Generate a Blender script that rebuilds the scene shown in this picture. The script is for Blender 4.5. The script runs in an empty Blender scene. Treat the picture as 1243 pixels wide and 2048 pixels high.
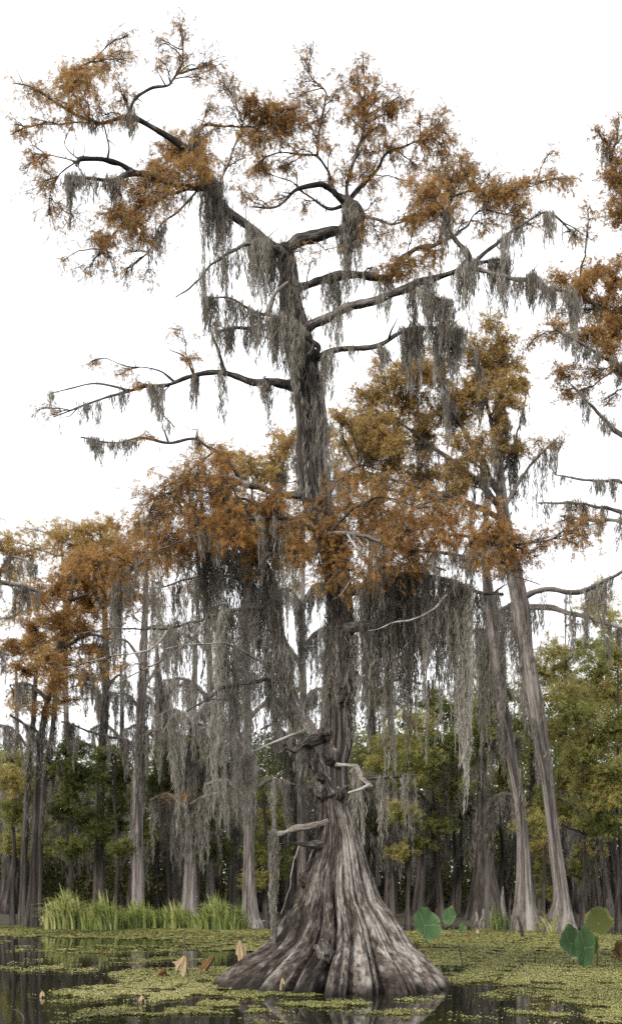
import bpy, math
import numpy as np

# ------------------------------------------------------------------ camera, sky, sun, exposure
sc = bpy.context.scene
C = sc.collection
PW, PH = 1243.0, 2048.0        # photograph size in pixels
FPX, CX, HY, EYE = 2500.0, 621.5, 1765.0, 1.8
cam = bpy.data.cameras.new('camera')
cam.sensor_fit = 'HORIZONTAL'; cam.sensor_width = 36.0
cam.lens = 36.0 * FPX / PW
cam.shift_y = (HY - PH / 2) / PW
cam.clip_start = 0.1; cam.clip_end = 3000
cam.dof.use_dof = True; cam.dof.focus_distance = 21.0; cam.dof.aperture_fstop = 2.6
camo = bpy.data.objects.new('camera', cam); C.objects.link(camo)
camo.location = (0, 0, EYE); camo.rotation_euler = (math.radians(90), 0, 0)
sc.camera = camo

SUN_EL, SUN_AZ = math.radians(34), math.radians(216)   # azimuth clockwise from +Y: behind the camera, a little to its left
world = bpy.data.worlds.new('World'); sc.world = world; world.use_nodes = True
nt = world.node_tree; nt.nodes.clear()
sky = nt.nodes.new('ShaderNodeTexSky'); sky.sky_type = 'NISHITA'; sky.sun_disc = False
sky.sun_elevation = SUN_EL; sky.sun_rotation = SUN_AZ; sky.dust_density = 4.0
cloud = nt.nodes.new('ShaderNodeMix'); cloud.data_type = 'RGBA'
cloud.inputs[0].default_value = 0.93
cloud.inputs[7].default_value = (11.3, 11.4, 11.6, 1)   # even bright cloud cover in the sky's own units
bg = nt.nodes.new('ShaderNodeBackground'); bg.inputs[1].default_value = 0.1
wo = nt.nodes.new('ShaderNodeOutputWorld')
nt.links.new(sky.outputs[0], cloud.inputs[6]); nt.links.new(cloud.outputs[2], bg.inputs[0]); nt.links.new(bg.outputs[0], wo.inputs[0])

sl = bpy.data.lights.new('sun', 'SUN'); sl.energy = 2.2; sl.angle = math.radians(6); sl.color = (1.0, 0.95, 0.87)
so = bpy.data.objects.new('sun', sl); C.objects.link(so)
so.rotation_euler = (math.radians(90) - SUN_EL, 0, -SUN_AZ + math.pi)
so.location = (-10, -10, 40)

sc.view_settings.view_transform = 'Standard'; sc.view_settings.look = 'None'
sc.view_settings.exposure = 0.6; sc.view_settings.gamma = 1.0; sc.view_settings.use_curve_mapping = False
sc.cycles.use_denoising = False
sc.cycles.max_bounces = 7; sc.cycles.diffuse_bounces = 4; sc.cycles.transmission_bounces = 4; sc.cycles.glossy_bounces = 3

# ------------------------------------------------------------------ helpers
rng = np.random.default_rng(11)
Y0 = 21.7                                     # distance of the big cypress

def W(px, py, Y):
    "a pixel and a distance -> a point"
    return np.array([(px - CX) * Y / FPX, Y, EYE + (HY - py) * Y / FPX])
def on_water(px, py):
    Y = FPX * EYE / (py - HY)
    return np.array([(px - CX) * Y / FPX, Y, 0.0])
def unit(a):
    return a / np.maximum(np.linalg.norm(a, axis=-1, keepdims=True), 1e-9)

def snoise(p, freq, seed, octaves=3):
    "smooth noise, roughly -1..1, from sums of sines; p (...,3)"
    r = np.random.default_rng(seed); out = 0; amp = 1.0; tot = 0
    for o in range(octaves):
        for k in range(4):
            d = r.normal(size=3); d /= np.linalg.norm(d)
            out = out + amp * np.sin((p @ d) * freq * (0.7 + 0.6 * r.random()) * 2 ** o + r.random() * 6.28)
        tot += amp * 2.0; amp *= 0.55
    return out / tot

class Geo:
    "collects triangles with a per-vertex random value and a bark-grain vector"
    def __init__(s): s.v = []; s.f = []; s.r = []; s.g = []; s.n = 0
    def add(s, v, f, r=None, g=None):
        v = np.asarray(v, float).reshape(-1, 3); f = np.asarray(f, np.int64).reshape(-1, 3)
        s.v.append(v); s.f.append(f + s.n)
        s.r.append(np.broadcast_to(np.asarray(0.5 if r is None else r, float).reshape(-1), (len(v),)))
        s.g.append(v if g is None else np.asarray(g, float).reshape(-1, 3)); s.n += len(v)
    def mesh(s, name, mat, smooth=False, org=None):
        v = np.concatenate(s.v); f = np.concatenate(s.f); r = np.concatenate(s.r); g = np.concatenate(s.g)
        if org is not None: v = v - np.asarray(org)
        m = bpy.data.meshes.new(name)
        m.vertices.add(len(v)); m.vertices.foreach_set('co', v.astype(np.float32).ravel())
        m.loops.add(len(f) * 3); m.loops.foreach_set('vertex_index', f.astype(np.int32).ravel())
        m.polygons.add(len(f)); m.polygons.foreach_set('loop_start', np.arange(0, len(f) * 3, 3, dtype=np.int32))
        m.update(calc_edges=True)
        if smooth: m.polygons.foreach_set('use_smooth', np.ones(len(f), bool))
        a = m.attributes.new('rnd', 'FLOAT', 'POINT'); a.data.foreach_set('value', r.astype(np.float32))
        a = m.attributes.new('grain', 'FLOAT_VECTOR', 'POINT'); a.data.foreach_set('vector', g.astype(np.float32).ravel())
        m.materials.append(mat)
        return m
    def build(s, name, mat, parent=None, smooth=False, org=None):
        if s.n == 0: return None
        if org is None and parent is not None: org = np.array(parent.matrix_local.translation)
        w = None
        if parent is not None:
            w = np.array(parent['_w']); org = w
        elif org is None:
            v = np.concatenate(s.v); org = np.array([(v[:, 0].min() + v[:, 0].max()) / 2, (v[:, 1].min() + v[:, 1].max()) / 2, v[:, 2].min()])
        o = bpy.data.objects.new(name, s.mesh(name, mat, smooth, org)); C.objects.link(o)
        if parent is not None: o.parent = parent; o['_w'] = [float(x) for x in org]
        else: o.location = org; o['_w'] = [float(x) for x in org]
        return o

def tag(o, label, cat, group=None, kind=None):
    o['label'] = label
    if cat: o['category'] = cat
    if group: o['group'] = group
    if kind: o['kind'] = kind
    return o
def thing(name, label, cat, loc, group=None):
    o = bpy.data.objects.new(name, None); C.objects.link(o); o.location = loc
    o['_w'] = [float(x) for x in loc]; o.empty_display_size = 0.3
    return tag(o, label, cat, group)

def catmull(P, n):
    P = np.asarray(P, float)
    if len(P) == 2: return P[0] + (P[1] - P[0]) * np.linspace(0, 1, n)[:, None]
    Q = np.vstack([2 * P[0] - P[1], P, 2 * P[-1] - P[-2]])
    t = np.linspace(0, len(P) - 1 - 1e-9, n); i = t.astype(int); u = (t - i)[:, None]
    a, b, c, d = Q[i], Q[i + 1], Q[i + 2], Q[i + 3]
    return 0.5 * (2 * b + (c - a) * u + (2 * a - 5 * b + 4 * c - d) * u ** 2 + (3 * b - 3 * c + d - a) * u ** 3)

def tubes(geo, P, R, sides=4, r=None, grain_k=1.0):
    "batched tapered tubes: P (T,N,3), R (T,N)"
    P = np.asarray(P, float); R = np.asarray(R, float)
    T, N = P.shape[:2]
    if T == 0: return
    D = unit(np.gradient(P, axis=1))
    chord = unit(P[:, -1] - P[:, 0])
    ref = np.where(np.abs(chord[:, 2:3]) > 0.8, np.array([[0.3, 1.0, 0.05]]), np.array([[0.1, 0.2, 1.0]]))
    U = unit(np.cross(D, np.broadcast_to(ref[:, None], D.shape))); V = np.cross(D, U)
    th = np.arange(sides) / sides * 2 * np.pi
    ring = np.cos(th)[:, None] * U[:, :, None] + np.sin(th)[:, None] * V[:, :, None]
    v = P[:, :, None] + R[:, :, None, None] * ring
    s = np.concatenate([np.zeros((T, 1)), np.cumsum(np.linalg.norm(np.diff(P, axis=1), axis=2), axis=1)], 1)
    off = rng.random((T, 1, 1)) * 50
    g = np.stack([np.cos(th) * R[:, :, None] * grain_k + off, np.sin(th) * R[:, :, None] * grain_k + off, np.broadcast_to(s[:, :, None], (T, N, sides)) + off], -1)
    k = np.arange(sides); k2 = (k + 1) % sides
    q = []
    for i in range(N - 1):
        a, b, c, d = i * sides + k, i * sides + k2, (i + 1) * sides + k2, (i + 1) * sides + k
        q += [np.stack([a, b, c], 1), np.stack([a, c, d], 1)]
    q += [np.array([[0, j + 1, j] for j in range(1, sides - 1)]), np.array([[(N - 1) * sides, (N - 1) * sides + j, (N - 1) * sides + j + 1] for j in range(1, sides - 1)])]
    F = np.concatenate(q)
    F = (F[None] + (np.arange(T) * N * sides)[:, None, None])
    rr = 0.5 if r is None else np.repeat(np.asarray(r, float), N * sides)
    geo.add(v, F, rr, g)

class Limb:
    def __init__(s, pts, r0, r1, Yd, knobs=0.12, seed=0, wob=0.012):
        "pts: world points; r0, r1 radii in metres"
        L = np.linalg.norm(np.diff(pts, axis=0), axis=1).sum()
        n = max(6, int(L / 0.06)) if L < 14 else 200
        s.P = catmull(pts, n)
        k = np.arange(n)
        w = snoise(s.P, 4.0, seed + 5) * wob + snoise(s.P, 14, seed + 9, 1) * wob * 0.4
        s.P[:, 2] += w * np.minimum(1, k / 5); s.P[:, 0] += np.roll(w, 3) * np.minimum(1, k / 5)
        t = np.linspace(0, 1, n)
        s.R = (r0 + (r1 - r0) * t ** 0.8) * (1 + knobs * snoise(s.P, 7.0, seed + 2) + knobs * .6 * snoise(s.P, 26.0, seed + 3, 1)) * (1 + 0.5 * np.exp(-k * 0.5))
        s.sides = 14 if r0 > 0.12 else (9 if r0 > 0.035 else 6)
    def wood(s, geo):
        tubes(geo, s.P[None], s.R[None], s.sides, [rng.random()])

# ---- foliage templates: triangles in a unit frame (x along the spray, y across, z normal)
def tmpl_spray(pairs=4, ang=0.95, ln=0.42, w=0.085):
    v = []
    for i in range(pairs):
        x = 0.12 + 0.8 * i / pairs
        for sgn in (-1, 1):
            a = ang * (0.85 + 0.3 * (i % 2)); l = ln * (1.05 - 0.5 * i / pairs)
            c, s_ = math.cos(a), math.sin(a) * sgn
            v += [(x - w, 0, 0), (x + w, 0, 0), (x + c * l, s_ * l, -0.12 * l)]
    v += [(0.55, -w * .6, 0), (0.55, w * .6, 0), (1.1, 0, -0.05)]
    v += [(0.0, -0.02, 0), (0.0, 0.02, 0), (0.8, 0, 0.0)]
    return np.array(v)
def tmpl_flecks(n=3, w=0.28, seed=1):
    r = np.random.default_rng(seed); v = []
    for i in range(n):
        a = (i - (n - 1) / 2) * 0.9 + r.normal() * .2; c, s_ = math.cos(a), math.sin(a); x0 = 0.25 * i / n
        v += [(x0 - s_ * w * .5, c * w * .5, 0), (x0 + s_ * w * .5, -c * w * .5, 0), (x0 + c * 0.8, s_ * 0.8, -0.1)]
    return np.array(v)
def tmpl_leaf():       # two triangles each, small cluster of three broad leaves
    v = []
    for a, x0 in ((0.0, .3), (1.1, .1), (-1.0, .15)):
        c, s_ = math.cos(a), math.sin(a); L, w = 0.7, 0.14
        p0 = (x0, 0, 0); p1 = (x0 + c * L * .45 - s_ * w, s_ * L * .45 + c * w, .03); p2 = (x0 + c * L, s_ * L, -.08); p3 = (x0 + c * L * .45 + s_ * w, s_ * L * .45 - c * w, .03)
        v += [p0, p1, p2, p0, p2, p3]
    return np.array(v)
SPRAY, FLECK, LEAF = tmpl_spray(5, 0.9, 0.46, 0.045), tmpl_flecks(4, 0.16), tmpl_leaf()

def scatter(geo, pos, dirs, size, tm, rnd):
    S = len(pos)
    if S == 0: return
    d = unit(dirs); n = unit(rng.normal(size=(S, 3)) + np.array([0, -0.15, 0.35])); u = unit(np.cross(d, n)); n = np.cross(u, d)
    v = pos[:, None] + size[:, None, None] * (tm[None, :, :1] * d[:, None] + tm[None, :, 1:2] * u[:, None] + tm[None, :, 2:3] * n[:, None])
    K = len(tm)
    geo.add(v, np.arange(S * K).reshape(-1, 3), np.repeat(rnd, K))

def grow(wood, leaf, A, Cn, rad, K, per, size, tm, twig_r, stem_r, tone=0.5, droop=0.35, sub=4, spread=1.0):
    "a bough from A to Cn that breaks into K twigs with sub-twigs, and sprays along them"
    A = np.asarray(A, float); Cn = np.asarray(Cn, float); rad = np.asarray(rad, float)
    L = np.linalg.norm(Cn - A)
    M = (A + Cn) / 2 + rng.normal(size=3) * L * 0.08 + np.array([0, 0, 0.10 * L])
    t = np.linspace(0, 1, 8)[:, None]
    stem = (1 - t) ** 2 * A + 2 * t * (1 - t) * M + t * t * Cn
    stem[1:] += rng.normal(size=(7, 3)) * 0.015 * L
    tubes(wood, stem[None], np.linspace(stem_r, twig_r * 1.3, 8)[None], 5, [rng.random()])
    q = rng.normal(size=(K, 3)); q = unit(q) * rng.random((K, 1)) ** 0.42
    E = Cn + q * rad
    iu = rng.integers(3, 8, K); S = stem[iu]
    mid = (S + E) / 2 + rng.normal(size=(K, 3)) * rad * 0.16 + np.array([0, 0, 0.12]) * rad
    t = np.linspace(0, 1, 5)[None, :, None]
    P = (1 - t) ** 2 * S[:, None] + 2 * t * (1 - t) * mid[:, None] + t * t * E[:, None]
    tubes(wood, P, np.broadcast_to(np.linspace(twig_r, twig_r * 0.4, 5), (K, 5)), 3, rng.random(K))
    tl = np.linalg.norm(E - S, axis=1)
    ts = rng.random((K, sub)) * 0.75 + 0.25
    i0 = np.clip((ts * 4).astype(int), 0, 3); fr = ts * 4 - i0
    kk = np.arange(K)[:, None]
    s0 = P[kk, i0] * (1 - fr[..., None]) + P[kk, i0 + 1] * fr[..., None]
    sd = unit(unit(E - S)[:, None] * 0.6 + rng.normal(size=(K, sub, 3)) * np.array([0.6, 0.6, 0.4]) + np.array([0, 0, -droop * 0.4]))
    sl_ = (0.22 + 0.28 * rng.random((K, sub))) * tl[:, None] * 0.8 + size * 0.5
    e1 = s0 + sd * sl_[..., None] * 0.55; e2 = s0 + sd * sl_[..., None] + np.array([0, 0, -1.0]) * sl_[..., None] * droop * 0.6
    SP = np.stack([s0, e1, e2], 2).reshape(-1, 3, 3)
    tubes(wood, SP, np.broadcast_to(np.array([twig_r * .5, twig_r * .4, twig_r * .25]), (len(SP), 3)), 3, rng.random(len(SP)))
    m = len(SP); tt = rng.random((m, per)) * 1.05
    b = np.where(tt[..., None] < 0.5, SP[:, None, 0] + (SP[:, None, 1] - SP[:, None, 0]) * tt[..., None] * 2, SP[:, None, 1] + (SP[:, None, 2] - SP[:, None, 1]) * (tt[..., None] * 2 - 1))
    b = (b + rng.normal(size=b.shape) * size * 0.22 * spread).reshape(-1, 3)
    dd = np.repeat(unit(SP[:, 2] - SP[:, 0]), per, 0) * 0.5 + rng.normal(size=b.shape) * 0.55 + np.array([0, 0, -droop])
    sz = size * (0.6 + 0.7 * rng.random(len(b)))
    tone_i = np.clip(tone + np.repeat(rng.normal(size=m) * 0.16, per) + rng.normal(size=len(b)) * 0.12, 0, 1)
    scatter(leaf, b, dd, sz, tm, tone_i)

def moss(geo, tops, lens, fiber=0.15, width=0.0042, r0=0.03, dens=58, tone=0.5):
    "hanging strands built from thousands of short curled slivers; tops (S,3), lens (S,)"
    S = len(tops)
    if S == 0: return
    lens = np.asarray(lens)
    cnt = np.maximum(6, (lens * dens * (0.7 + 0.6 * rng.random(S))).astype(int))
    idx = np.repeat(np.arange(S), cnt); n = len(idx)
    t = rng.random(n) ** 1.12
    ph = rng.random((S, 4)) * 6.28; am = 0.02 + 0.03 * rng.random(S)
    l = lens[idx]; z = -t * l
    sway = np.stack([np.sin(ph[idx, 0] + z * 2.3) * am[idx] + np.sin(ph[idx, 1] + z * 6.1) * am[idx] * .4, np.sin(ph[idx, 2] + z * 2.0) * am[idx], z], 1)
    rr = r0 * (0.6 + 0.8 * rng.random(S))[idx] * np.clip(0.55 + 1.2 * t, 0, 1) * np.clip((1.04 - t) * 2.2, 0.12, 1) * (1 + 0.35 * np.sin(z * 9 + ph[idx, 3]))
    c = tops[idx] + sway * np.array([1, 1, 1]) + np.concatenate([rng.normal(size=(n, 2)) * rr[:, None], np.zeros((n, 1))], 1)
    d = unit(rng.normal(size=(n, 3)) * np.array([0.24, 0.24, 0.2]) + np.array([0, 0, -0.95]))
    u = unit(np.cross(d, rng.normal(size=(n, 3))))
    ln = fiber * (0.5 + rng.random(n))[:, None]; w = width * (0.6 + 0.8 * rng.random(n))[:, None]
    bend = unit(rng.normal(size=(n, 3))) * ln * 0.16
    v = np.stack([c - d * ln * .5, c + u * w + bend * .5, c + d * ln * .5], 1)
    tn = np.clip(np.broadcast_to(tone, (S,))[idx] + rng.normal(size=S)[idx] * 0.13 + rng.normal(size=n) * 0.10, 0, 1)
    geo.add(v, np.arange(n * 3).reshape(-1, 3), np.repeat(tn, 3))

def bundles(P, n, lmin, lmax, k=8, sig=0.05, sy=0.06):
    "n pennants along the points P: each a clump of strands, longest in the middle"
    tops, lens = [], []
    for i in range(n):
        f = rng.random() * (len(P) - 1); j = int(f); p = P[j] + (P[min(j + 1, len(P) - 1)] - P[j]) * (f - j)
        L = lmin + (lmax - lmin) * rng.random() ** 1.3
        kk = max(3, int(k * (0.6 + 0.8 * rng.random())))
        o = rng.normal(size=(kk, 2)) * np.array([sig, sy])
        fall = np.exp(-(o[:, 0] / (sig * 1.3)) ** 2)
        tops.append(np.stack([p[0] + o[:, 0], p[1] + o[:, 1], p[2] + 0.01 - rng.random(kk) * 0.03], 1))
        lens.append(L * (0.25 + 0.75 * fall) * (0.7 + 0.5 * rng.random(kk)))
    return np.concatenate(tops), np.concatenate(lens)

def streaks(tops, sd=0.17, w=0.09):
    'light and dark strands keep together'
    return rng.normal() * .03 + sd * 1.5 * snoise(tops * np.array([1, 1, 0.0]) + 3.0, 1 / w, 71, 2)

# ------------------------------------------------------------------ materials
def new_mat(name):
    m = bpy.data.materials.new(name); m.use_nodes = True; t = m.node_tree; t.nodes.clear()
    return m, t, t.nodes, t.links
def ramp(nodes, stops, interp='LINEAR'):
    r = nodes.new('ShaderNodeValToRGB'); e = r.color_ramp.elements; r.color_ramp.interpolation = interp
    while len(e) < len(stops): e.new(0.5)
    for i, (p, c) in enumerate(stops): e[i].position = p; e[i].color = (*c, 1)
    return r
def mat_leaf(name, stops, trans=0.35, gloss=False):
    m, t, N, L = new_mat(name)
    a = N.new('ShaderNodeAttribute'); a.attribute_name = 'rnd'
    r = ramp(N, stops); L.new(a.outputs['Fac'], r.inputs[0])
    d = N.new('ShaderNodeBsdfDiffuse'); tr = N.new('ShaderNodeBsdfTranslucent'); mx = N.new('ShaderNodeMixShader'); mx.inputs[0].default_value = trans
    L.new(r.outputs[0], d.inputs[0]); L.new(r.outputs[0], tr.inputs[0]); L.new(d.outputs[0], mx.inputs[1]); L.new(tr.outputs[0], mx.inputs[2])
    out = N.new('ShaderNodeOutputMaterial'); last = mx
    if gloss:
        g = N.new('ShaderNodeBsdfGlossy'); g.inputs['Roughness'].default_value = 0.45; g.inputs[0].default_value = (1, 1, 1, 1)
        m2 = N.new('ShaderNodeMixShader'); m2.inputs[0].default_value = 0.05; L.new(mx.outputs[0], m2.inputs[1]); L.new(g.outputs[0], m2.inputs[2]); last = m2
    L.new(last.outputs[0], out.inputs[0]); return m
def mat_bark(name, dark, mid, light, scale=9.0, stretch=0.14, bump=0.5, stain=False, dist=0.02, pos=(0.37, 0.48, 0.63)):
    m, t, N, L = new_mat(name)
    a = N.new('ShaderNodeAttribute'); a.attribute_name = 'grain'
    mp = N.new('ShaderNodeMapping'); mp.inputs['Scale'].default_value = (1, 1, stretch); L.new(a.outputs['Vector'], mp.inputs[0])
    n1 = N.new('ShaderNodeTexNoise'); n1.inputs['Scale'].default_value = scale; n1.inputs['Detail'].default_value = 8; n1.inputs['Roughness'].default_value = 0.68
    n2 = N.new('ShaderNodeTexNoise'); n2.inputs['Scale'].default_value = scale * 4.5; n2.inputs['Detail'].default_value = 5; n2.inputs['Roughness'].default_value = 0.7
    n3 = N.new('ShaderNodeTexNoise'); n3.inputs['Scale'].default_value = 1.3; n3.inputs['Detail'].default_value = 4
    for n in (n1, n2): L.new(mp.outputs[0], n.inputs['Vector'])
    mp3 = N.new('ShaderNodeMapping'); mp3.inputs['Scale'].default_value = (1.6, 1.6, stretch * 3); L.new(a.outputs['Vector'], mp3.inputs[0]); L.new(mp3.outputs[0], n3.inputs['Vector'])
    n3s = N.new('ShaderNodeMath'); n3s.operation = 'MULTIPLY_ADD'; L.new(n3.outputs[0], n3s.inputs[0]); n3s.inputs[1].default_value = 0.5; n3s.inputs[2].default_value = 0.25
    mixf = N.new('ShaderNodeMath'); mixf.operation = 'MULTIPLY_ADD'; L.new(n2.outputs[0], mixf.inputs[0]); mixf.inputs[1].default_value = 0.55
    s1 = N.new('ShaderNodeMath'); s1.operation = 'MULTIPLY_ADD'; L.new(n1.outputs[0], s1.inputs[0]); s1.inputs[1].default_value = 0.75; L.new(n3s.outputs[0], s1.inputs[2])
    L.new(s1.outputs[0], mixf.inputs[2])
    sub = N.new('ShaderNodeMath'); sub.operation = 'SUBTRACT'; L.new(mixf.outputs[0], sub.inputs[0]); sub.inputs[1].default_value = 0.65
    r = ramp(N, list(zip(pos, (dark, mid, light)))); L.new(sub.outputs[0], r.inputs[0])
    col = r.outputs[0]
    if stain:                       # wet, algae-dark band where the water stands, with a ragged top edge
        geo = N.new('ShaderNodeNewGeometry'); sp = N.new('ShaderNodeSeparateXYZ'); L.new(geo.outputs['Position'], sp.inputs[0])
        nn = N.new('ShaderNodeMath'); nn.operation = 'MULTIPLY_ADD'; L.new(n1.outputs[0], nn.inputs[0]); nn.inputs[1].default_value = -0.75; L.new(sp.outputs[2], nn.inputs[2])
        mr = N.new('ShaderNodeMapRange'); L.new(nn.outputs[0], mr.inputs[0]); mr.inputs[1].default_value = -0.36; mr.inputs[2].default_value = -0.2
        mr.inputs[3].default_value = 1.0; mr.inputs[4].default_value = 0.0
        mx = N.new('ShaderNodeMix'); mx.data_type = 'RGBA'; L.new(mr.outputs[0], mx.inputs[0]); L.new(col, mx.inputs[6]); mx.inputs[7].default_value = (0.018, 0.015, 0.012, 1)
        col = mx.outputs[2]
    b = N.new('ShaderNodeBump'); b.inputs['Strength'].default_value = bump; b.inputs['Distance'].default_value = dist; L.new(mixf.outputs[0], b.inputs['Height'])
    p = N.new('ShaderNodeBsdfPrincipled'); L.new(col, p.inputs['Base Color']); p.inputs['Roughness'].default_value = 0.85; p.inputs['Specular IOR Level'].default_value = 0.25
    L.new(b.outputs[0], p.inputs['Normal'])
    out = N.new('ShaderNodeOutputMaterial'); L.new(p.outputs[0], out.inputs[0]); return m

M_BARK = mat_bark('cypress_bark', (0.014, 0.011, 0.009), (0.080, 0.064, 0.054), (0.38, 0.352, 0.32), 18, 0.030, 1.0, True, 0.06, (0.38, 0.50, 0.67))
M_LIMB = mat_bark('limb_bark', (0.012, 0.010, 0.008), (0.040, 0.033, 0.028), (0.19, 0.172, 0.155), 22, 0.2, 0.8)
M_PALE = mat_bark('bleached_wood', (0.07, 0.06, 0.05), (0.21, 0.19, 0.165), (0.44, 0.41, 0.37), 26, 0.2, 0.8)
M_BGBARK = mat_bark('grey_bark', (0.032, 0.027, 0.024), (0.115, 0.098, 0.088), (0.29, 0.262, 0.24), 9, 0.04, 0.8, False, 0.05)
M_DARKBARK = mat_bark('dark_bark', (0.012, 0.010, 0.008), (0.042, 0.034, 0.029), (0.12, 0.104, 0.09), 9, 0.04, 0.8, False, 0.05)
M_RUST = mat_leaf('rust_needles', [(0.0, (0.16, 0.100, 0.050)), (0.35, (0.33, 0.190, 0.074)), (0.65, (0.48, 0.275, 0.095)), (1.0, (0.54, 0.38, 0.17))], 0.58)
M_ORANGE = mat_leaf('orange_needles', [(0.0, (0.17, 0.095, 0.038)), (0.4, (0.35, 0.185, 0.062)), (0.75, (0.48, 0.27, 0.085)), (1.0, (0.54, 0.38, 0.17))], 0.58)
M_GOLD = mat_leaf('golden_needles', [(0.0, (0.20, 0.125, 0.050)), (0.4, (0.42, 0.270, 0.088)), (0.75, (0.54, 0.375, 0.135)), (1.0, (0.56, 0.45, 0.22))], 0.58)
M_GREEN = mat_leaf('green_leaves', [(0.0, (0.07, 0.090, 0.034)), (0.4, (0.19, 0.210, 0.066)), (0.75, (0.36, 0.345, 0.115)), (1.0, (0.50, 0.39, 0.15))], 0.58)
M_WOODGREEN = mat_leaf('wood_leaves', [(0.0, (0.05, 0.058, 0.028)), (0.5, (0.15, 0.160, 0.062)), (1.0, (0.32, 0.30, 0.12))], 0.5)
M_MOSS = mat_leaf('spanish_moss', [(0.0, (0.10, 0.088, 0.072)), (0.4, (0.245, 0.223, 0.188)), (0.75, (0.39, 0.362, 0.315)), (1.0, (0.52, 0.49, 0.43))], 0.5)
M_BGMOSS = mat_leaf('far_spanish_moss', [(0.0, (0.11, 0.10, 0.085)), (0.5, (0.25, 0.23, 0.20)), (1.0, (0.40, 0.375, 0.33))], 0.4)
M_GRASS = mat_leaf('marsh_grass', [(0.0, (0.035, 0.058, 0.016)), (0.4, (0.13, 0.185, 0.042)), (0.72, (0.30, 0.34, 0.09)), (1.0, (0.52, 0.48, 0.22))], 0.4, True)
M_DUCK = mat_leaf('duckweed', [(0.0, (0.045, 0.040, 0.015)), (0.35, (0.135, 0.135, 0.038)), (0.7, (0.23, 0.225, 0.062)), (1.0, (0.37, 0.34, 0.15))], 0.15, True)
M_LOTUS = mat_leaf('lotus_green', [(0.0, (0.18, 0.26, 0.15)), (0.22, (0.050, 0.090, 0.040)), (0.55, (0.090, 0.148, 0.064)), (0.8, (0.20, 0.24, 0.12)), (0.92, (0.42, 0.42, 0.24)), (1.0, (0.20, 0.12, 0.05))], 0.25)
M_LOTUSY = mat_leaf('lotus_yellowing', [(0.0, (0.14, 0.09, 0.035)), (0.4, (0.10, 0.13, 0.04)), (0.75, (0.27, 0.25, 0.11)), (0.9, (0.17, 0.10, 0.04)), (1.0, (0.07, 0.04, 0.02))], 0.3)
M_DEAD = mat_leaf('dead_lotus', [(0.0, (0.14, 0.09, 0.045)), (0.5, (0.42, 0.31, 0.18)), (1.0, (0.62, 0.53, 0.37))], 0.3)
M_DEADRED = mat_leaf('dead_lotus_brown', [(0.0, (0.035, 0.02, 0.011)), (0.5, (0.145, 0.085, 0.042)), (1.0, (0.30, 0.20, 0.11))], 0.25)
M_STALK = mat_leaf('stalk', [(0.0, (0.06, 0.045, 0.025)), (1.0, (0.10, 0.095, 0.04))], 0.1)

m, t, N, L = new_mat('swamp_water'); M_WATER = m
p = N.new('ShaderNodeBsdfPrincipled'); p.inputs['Base Color'].default_value = (0.012, 0.012, 0.008, 1); p.inputs['Roughness'].default_value = 0.035; p.inputs['IOR'].default_value = 1.33
tc = N.new('ShaderNodeTexCoord'); mp = N.new('ShaderNodeMapping'); mp.inputs['Scale'].default_value = (1.0, 0.45, 1); L.new(tc.outputs['Object'], mp.inputs[0])
n1 = N.new('ShaderNodeTexNoise'); n1.inputs['Scale'].default_value = 3.2; n1.inputs['Detail'].default_value = 3; L.new(mp.outputs[0], n1.inputs['Vector'])
b = N.new('ShaderNodeBump'); b.inputs['Strength'].default_value = 0.12; b.inputs['Distance'].default_value = 0.015; L.new(n1.outputs[0], b.inputs['Height']); L.new(b.outputs[0], p.inputs['Normal'])
o = N.new('ShaderNodeOutputMaterial'); L.new(p.outputs[0], o.inputs[0])
m, t, N, L = new_mat('forest_floor'); M_GROUND = m
p = N.new('ShaderNodeBsdfPrincipled'); p.inputs['Roughness'].default_value = 0.95
n1 = N.new('ShaderNodeTexNoise'); n1.inputs['Scale'].default_value = 1.7; n1.inputs['Detail'].default_value = 9; n1.inputs['Roughness'].default_value = 0.7
tc = N.new('ShaderNodeTexCoord'); L.new(tc.outputs['Object'], n1.inputs['Vector'])
r = ramp(N, [(0.3, (0.02, 0.016, 0.010)), (0.55, (0.055, 0.042, 0.026)), (0.75, (0.09, 0.085, 0.035))]); L.new(n1.outputs[0], r.inputs[0]); L.new(r.outputs[0], p.inputs['Base Color'])
b = N.new('ShaderNodeBump'); b.inputs['Strength'].default_value = 0.7; b.inputs['Distance'].default_value = 0.1; L.new(n1.outputs[0], b.inputs['Height']); L.new(b.outputs[0], p.inputs['Normal'])
o = N.new('ShaderNodeOutputMaterial'); L.new(p.outputs[0], o.inputs[0])

# ------------------------------------------------------------------ ground and water
def shore_y(x):       # where the bank meets the water
    return 54.0 + 1.2 * np.sin(x * 0.31 + 1) + 0.7 * np.sin(x * 0.9) + np.where(x > 4, -1.5, 0)
def ground_z(x, y):
    d = y - shore_y(x)
    return np.where(d < 0, np.maximum(d * 0.25, -1.6), 0.35 * (1 - np.exp(-d / 4.0)) + 0.06 * np.sin(x * 1.3) * np.sin(y * 0.9) * np.clip(d, 0, 1))
xs = np.concatenate([np.linspace(-900, -40, 12), np.linspace(-36, 36, 90), np.linspace(40, 900, 12)])
ys = np.concatenate([np.linspace(-300, 36, 14), np.linspace(40, 75, 70), np.linspace(80, 1500, 22)])
X, Yg = np.meshgrid(xs, ys); Z = ground_z(X, Yg)
v = np.stack([X, Yg, Z], -1).reshape(-1, 3); nx = len(xs)
i, j = np.meshgrid(np.arange(len(ys) - 1), np.arange(nx - 1), indexing='ij'); a = (i * nx + j).ravel()
g = Geo(); g.add(v, np.concatenate([np.stack([a, a + 1, a + nx + 1], 1), np.stack([a, a + nx + 1, a + nx], 1)]))
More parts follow.
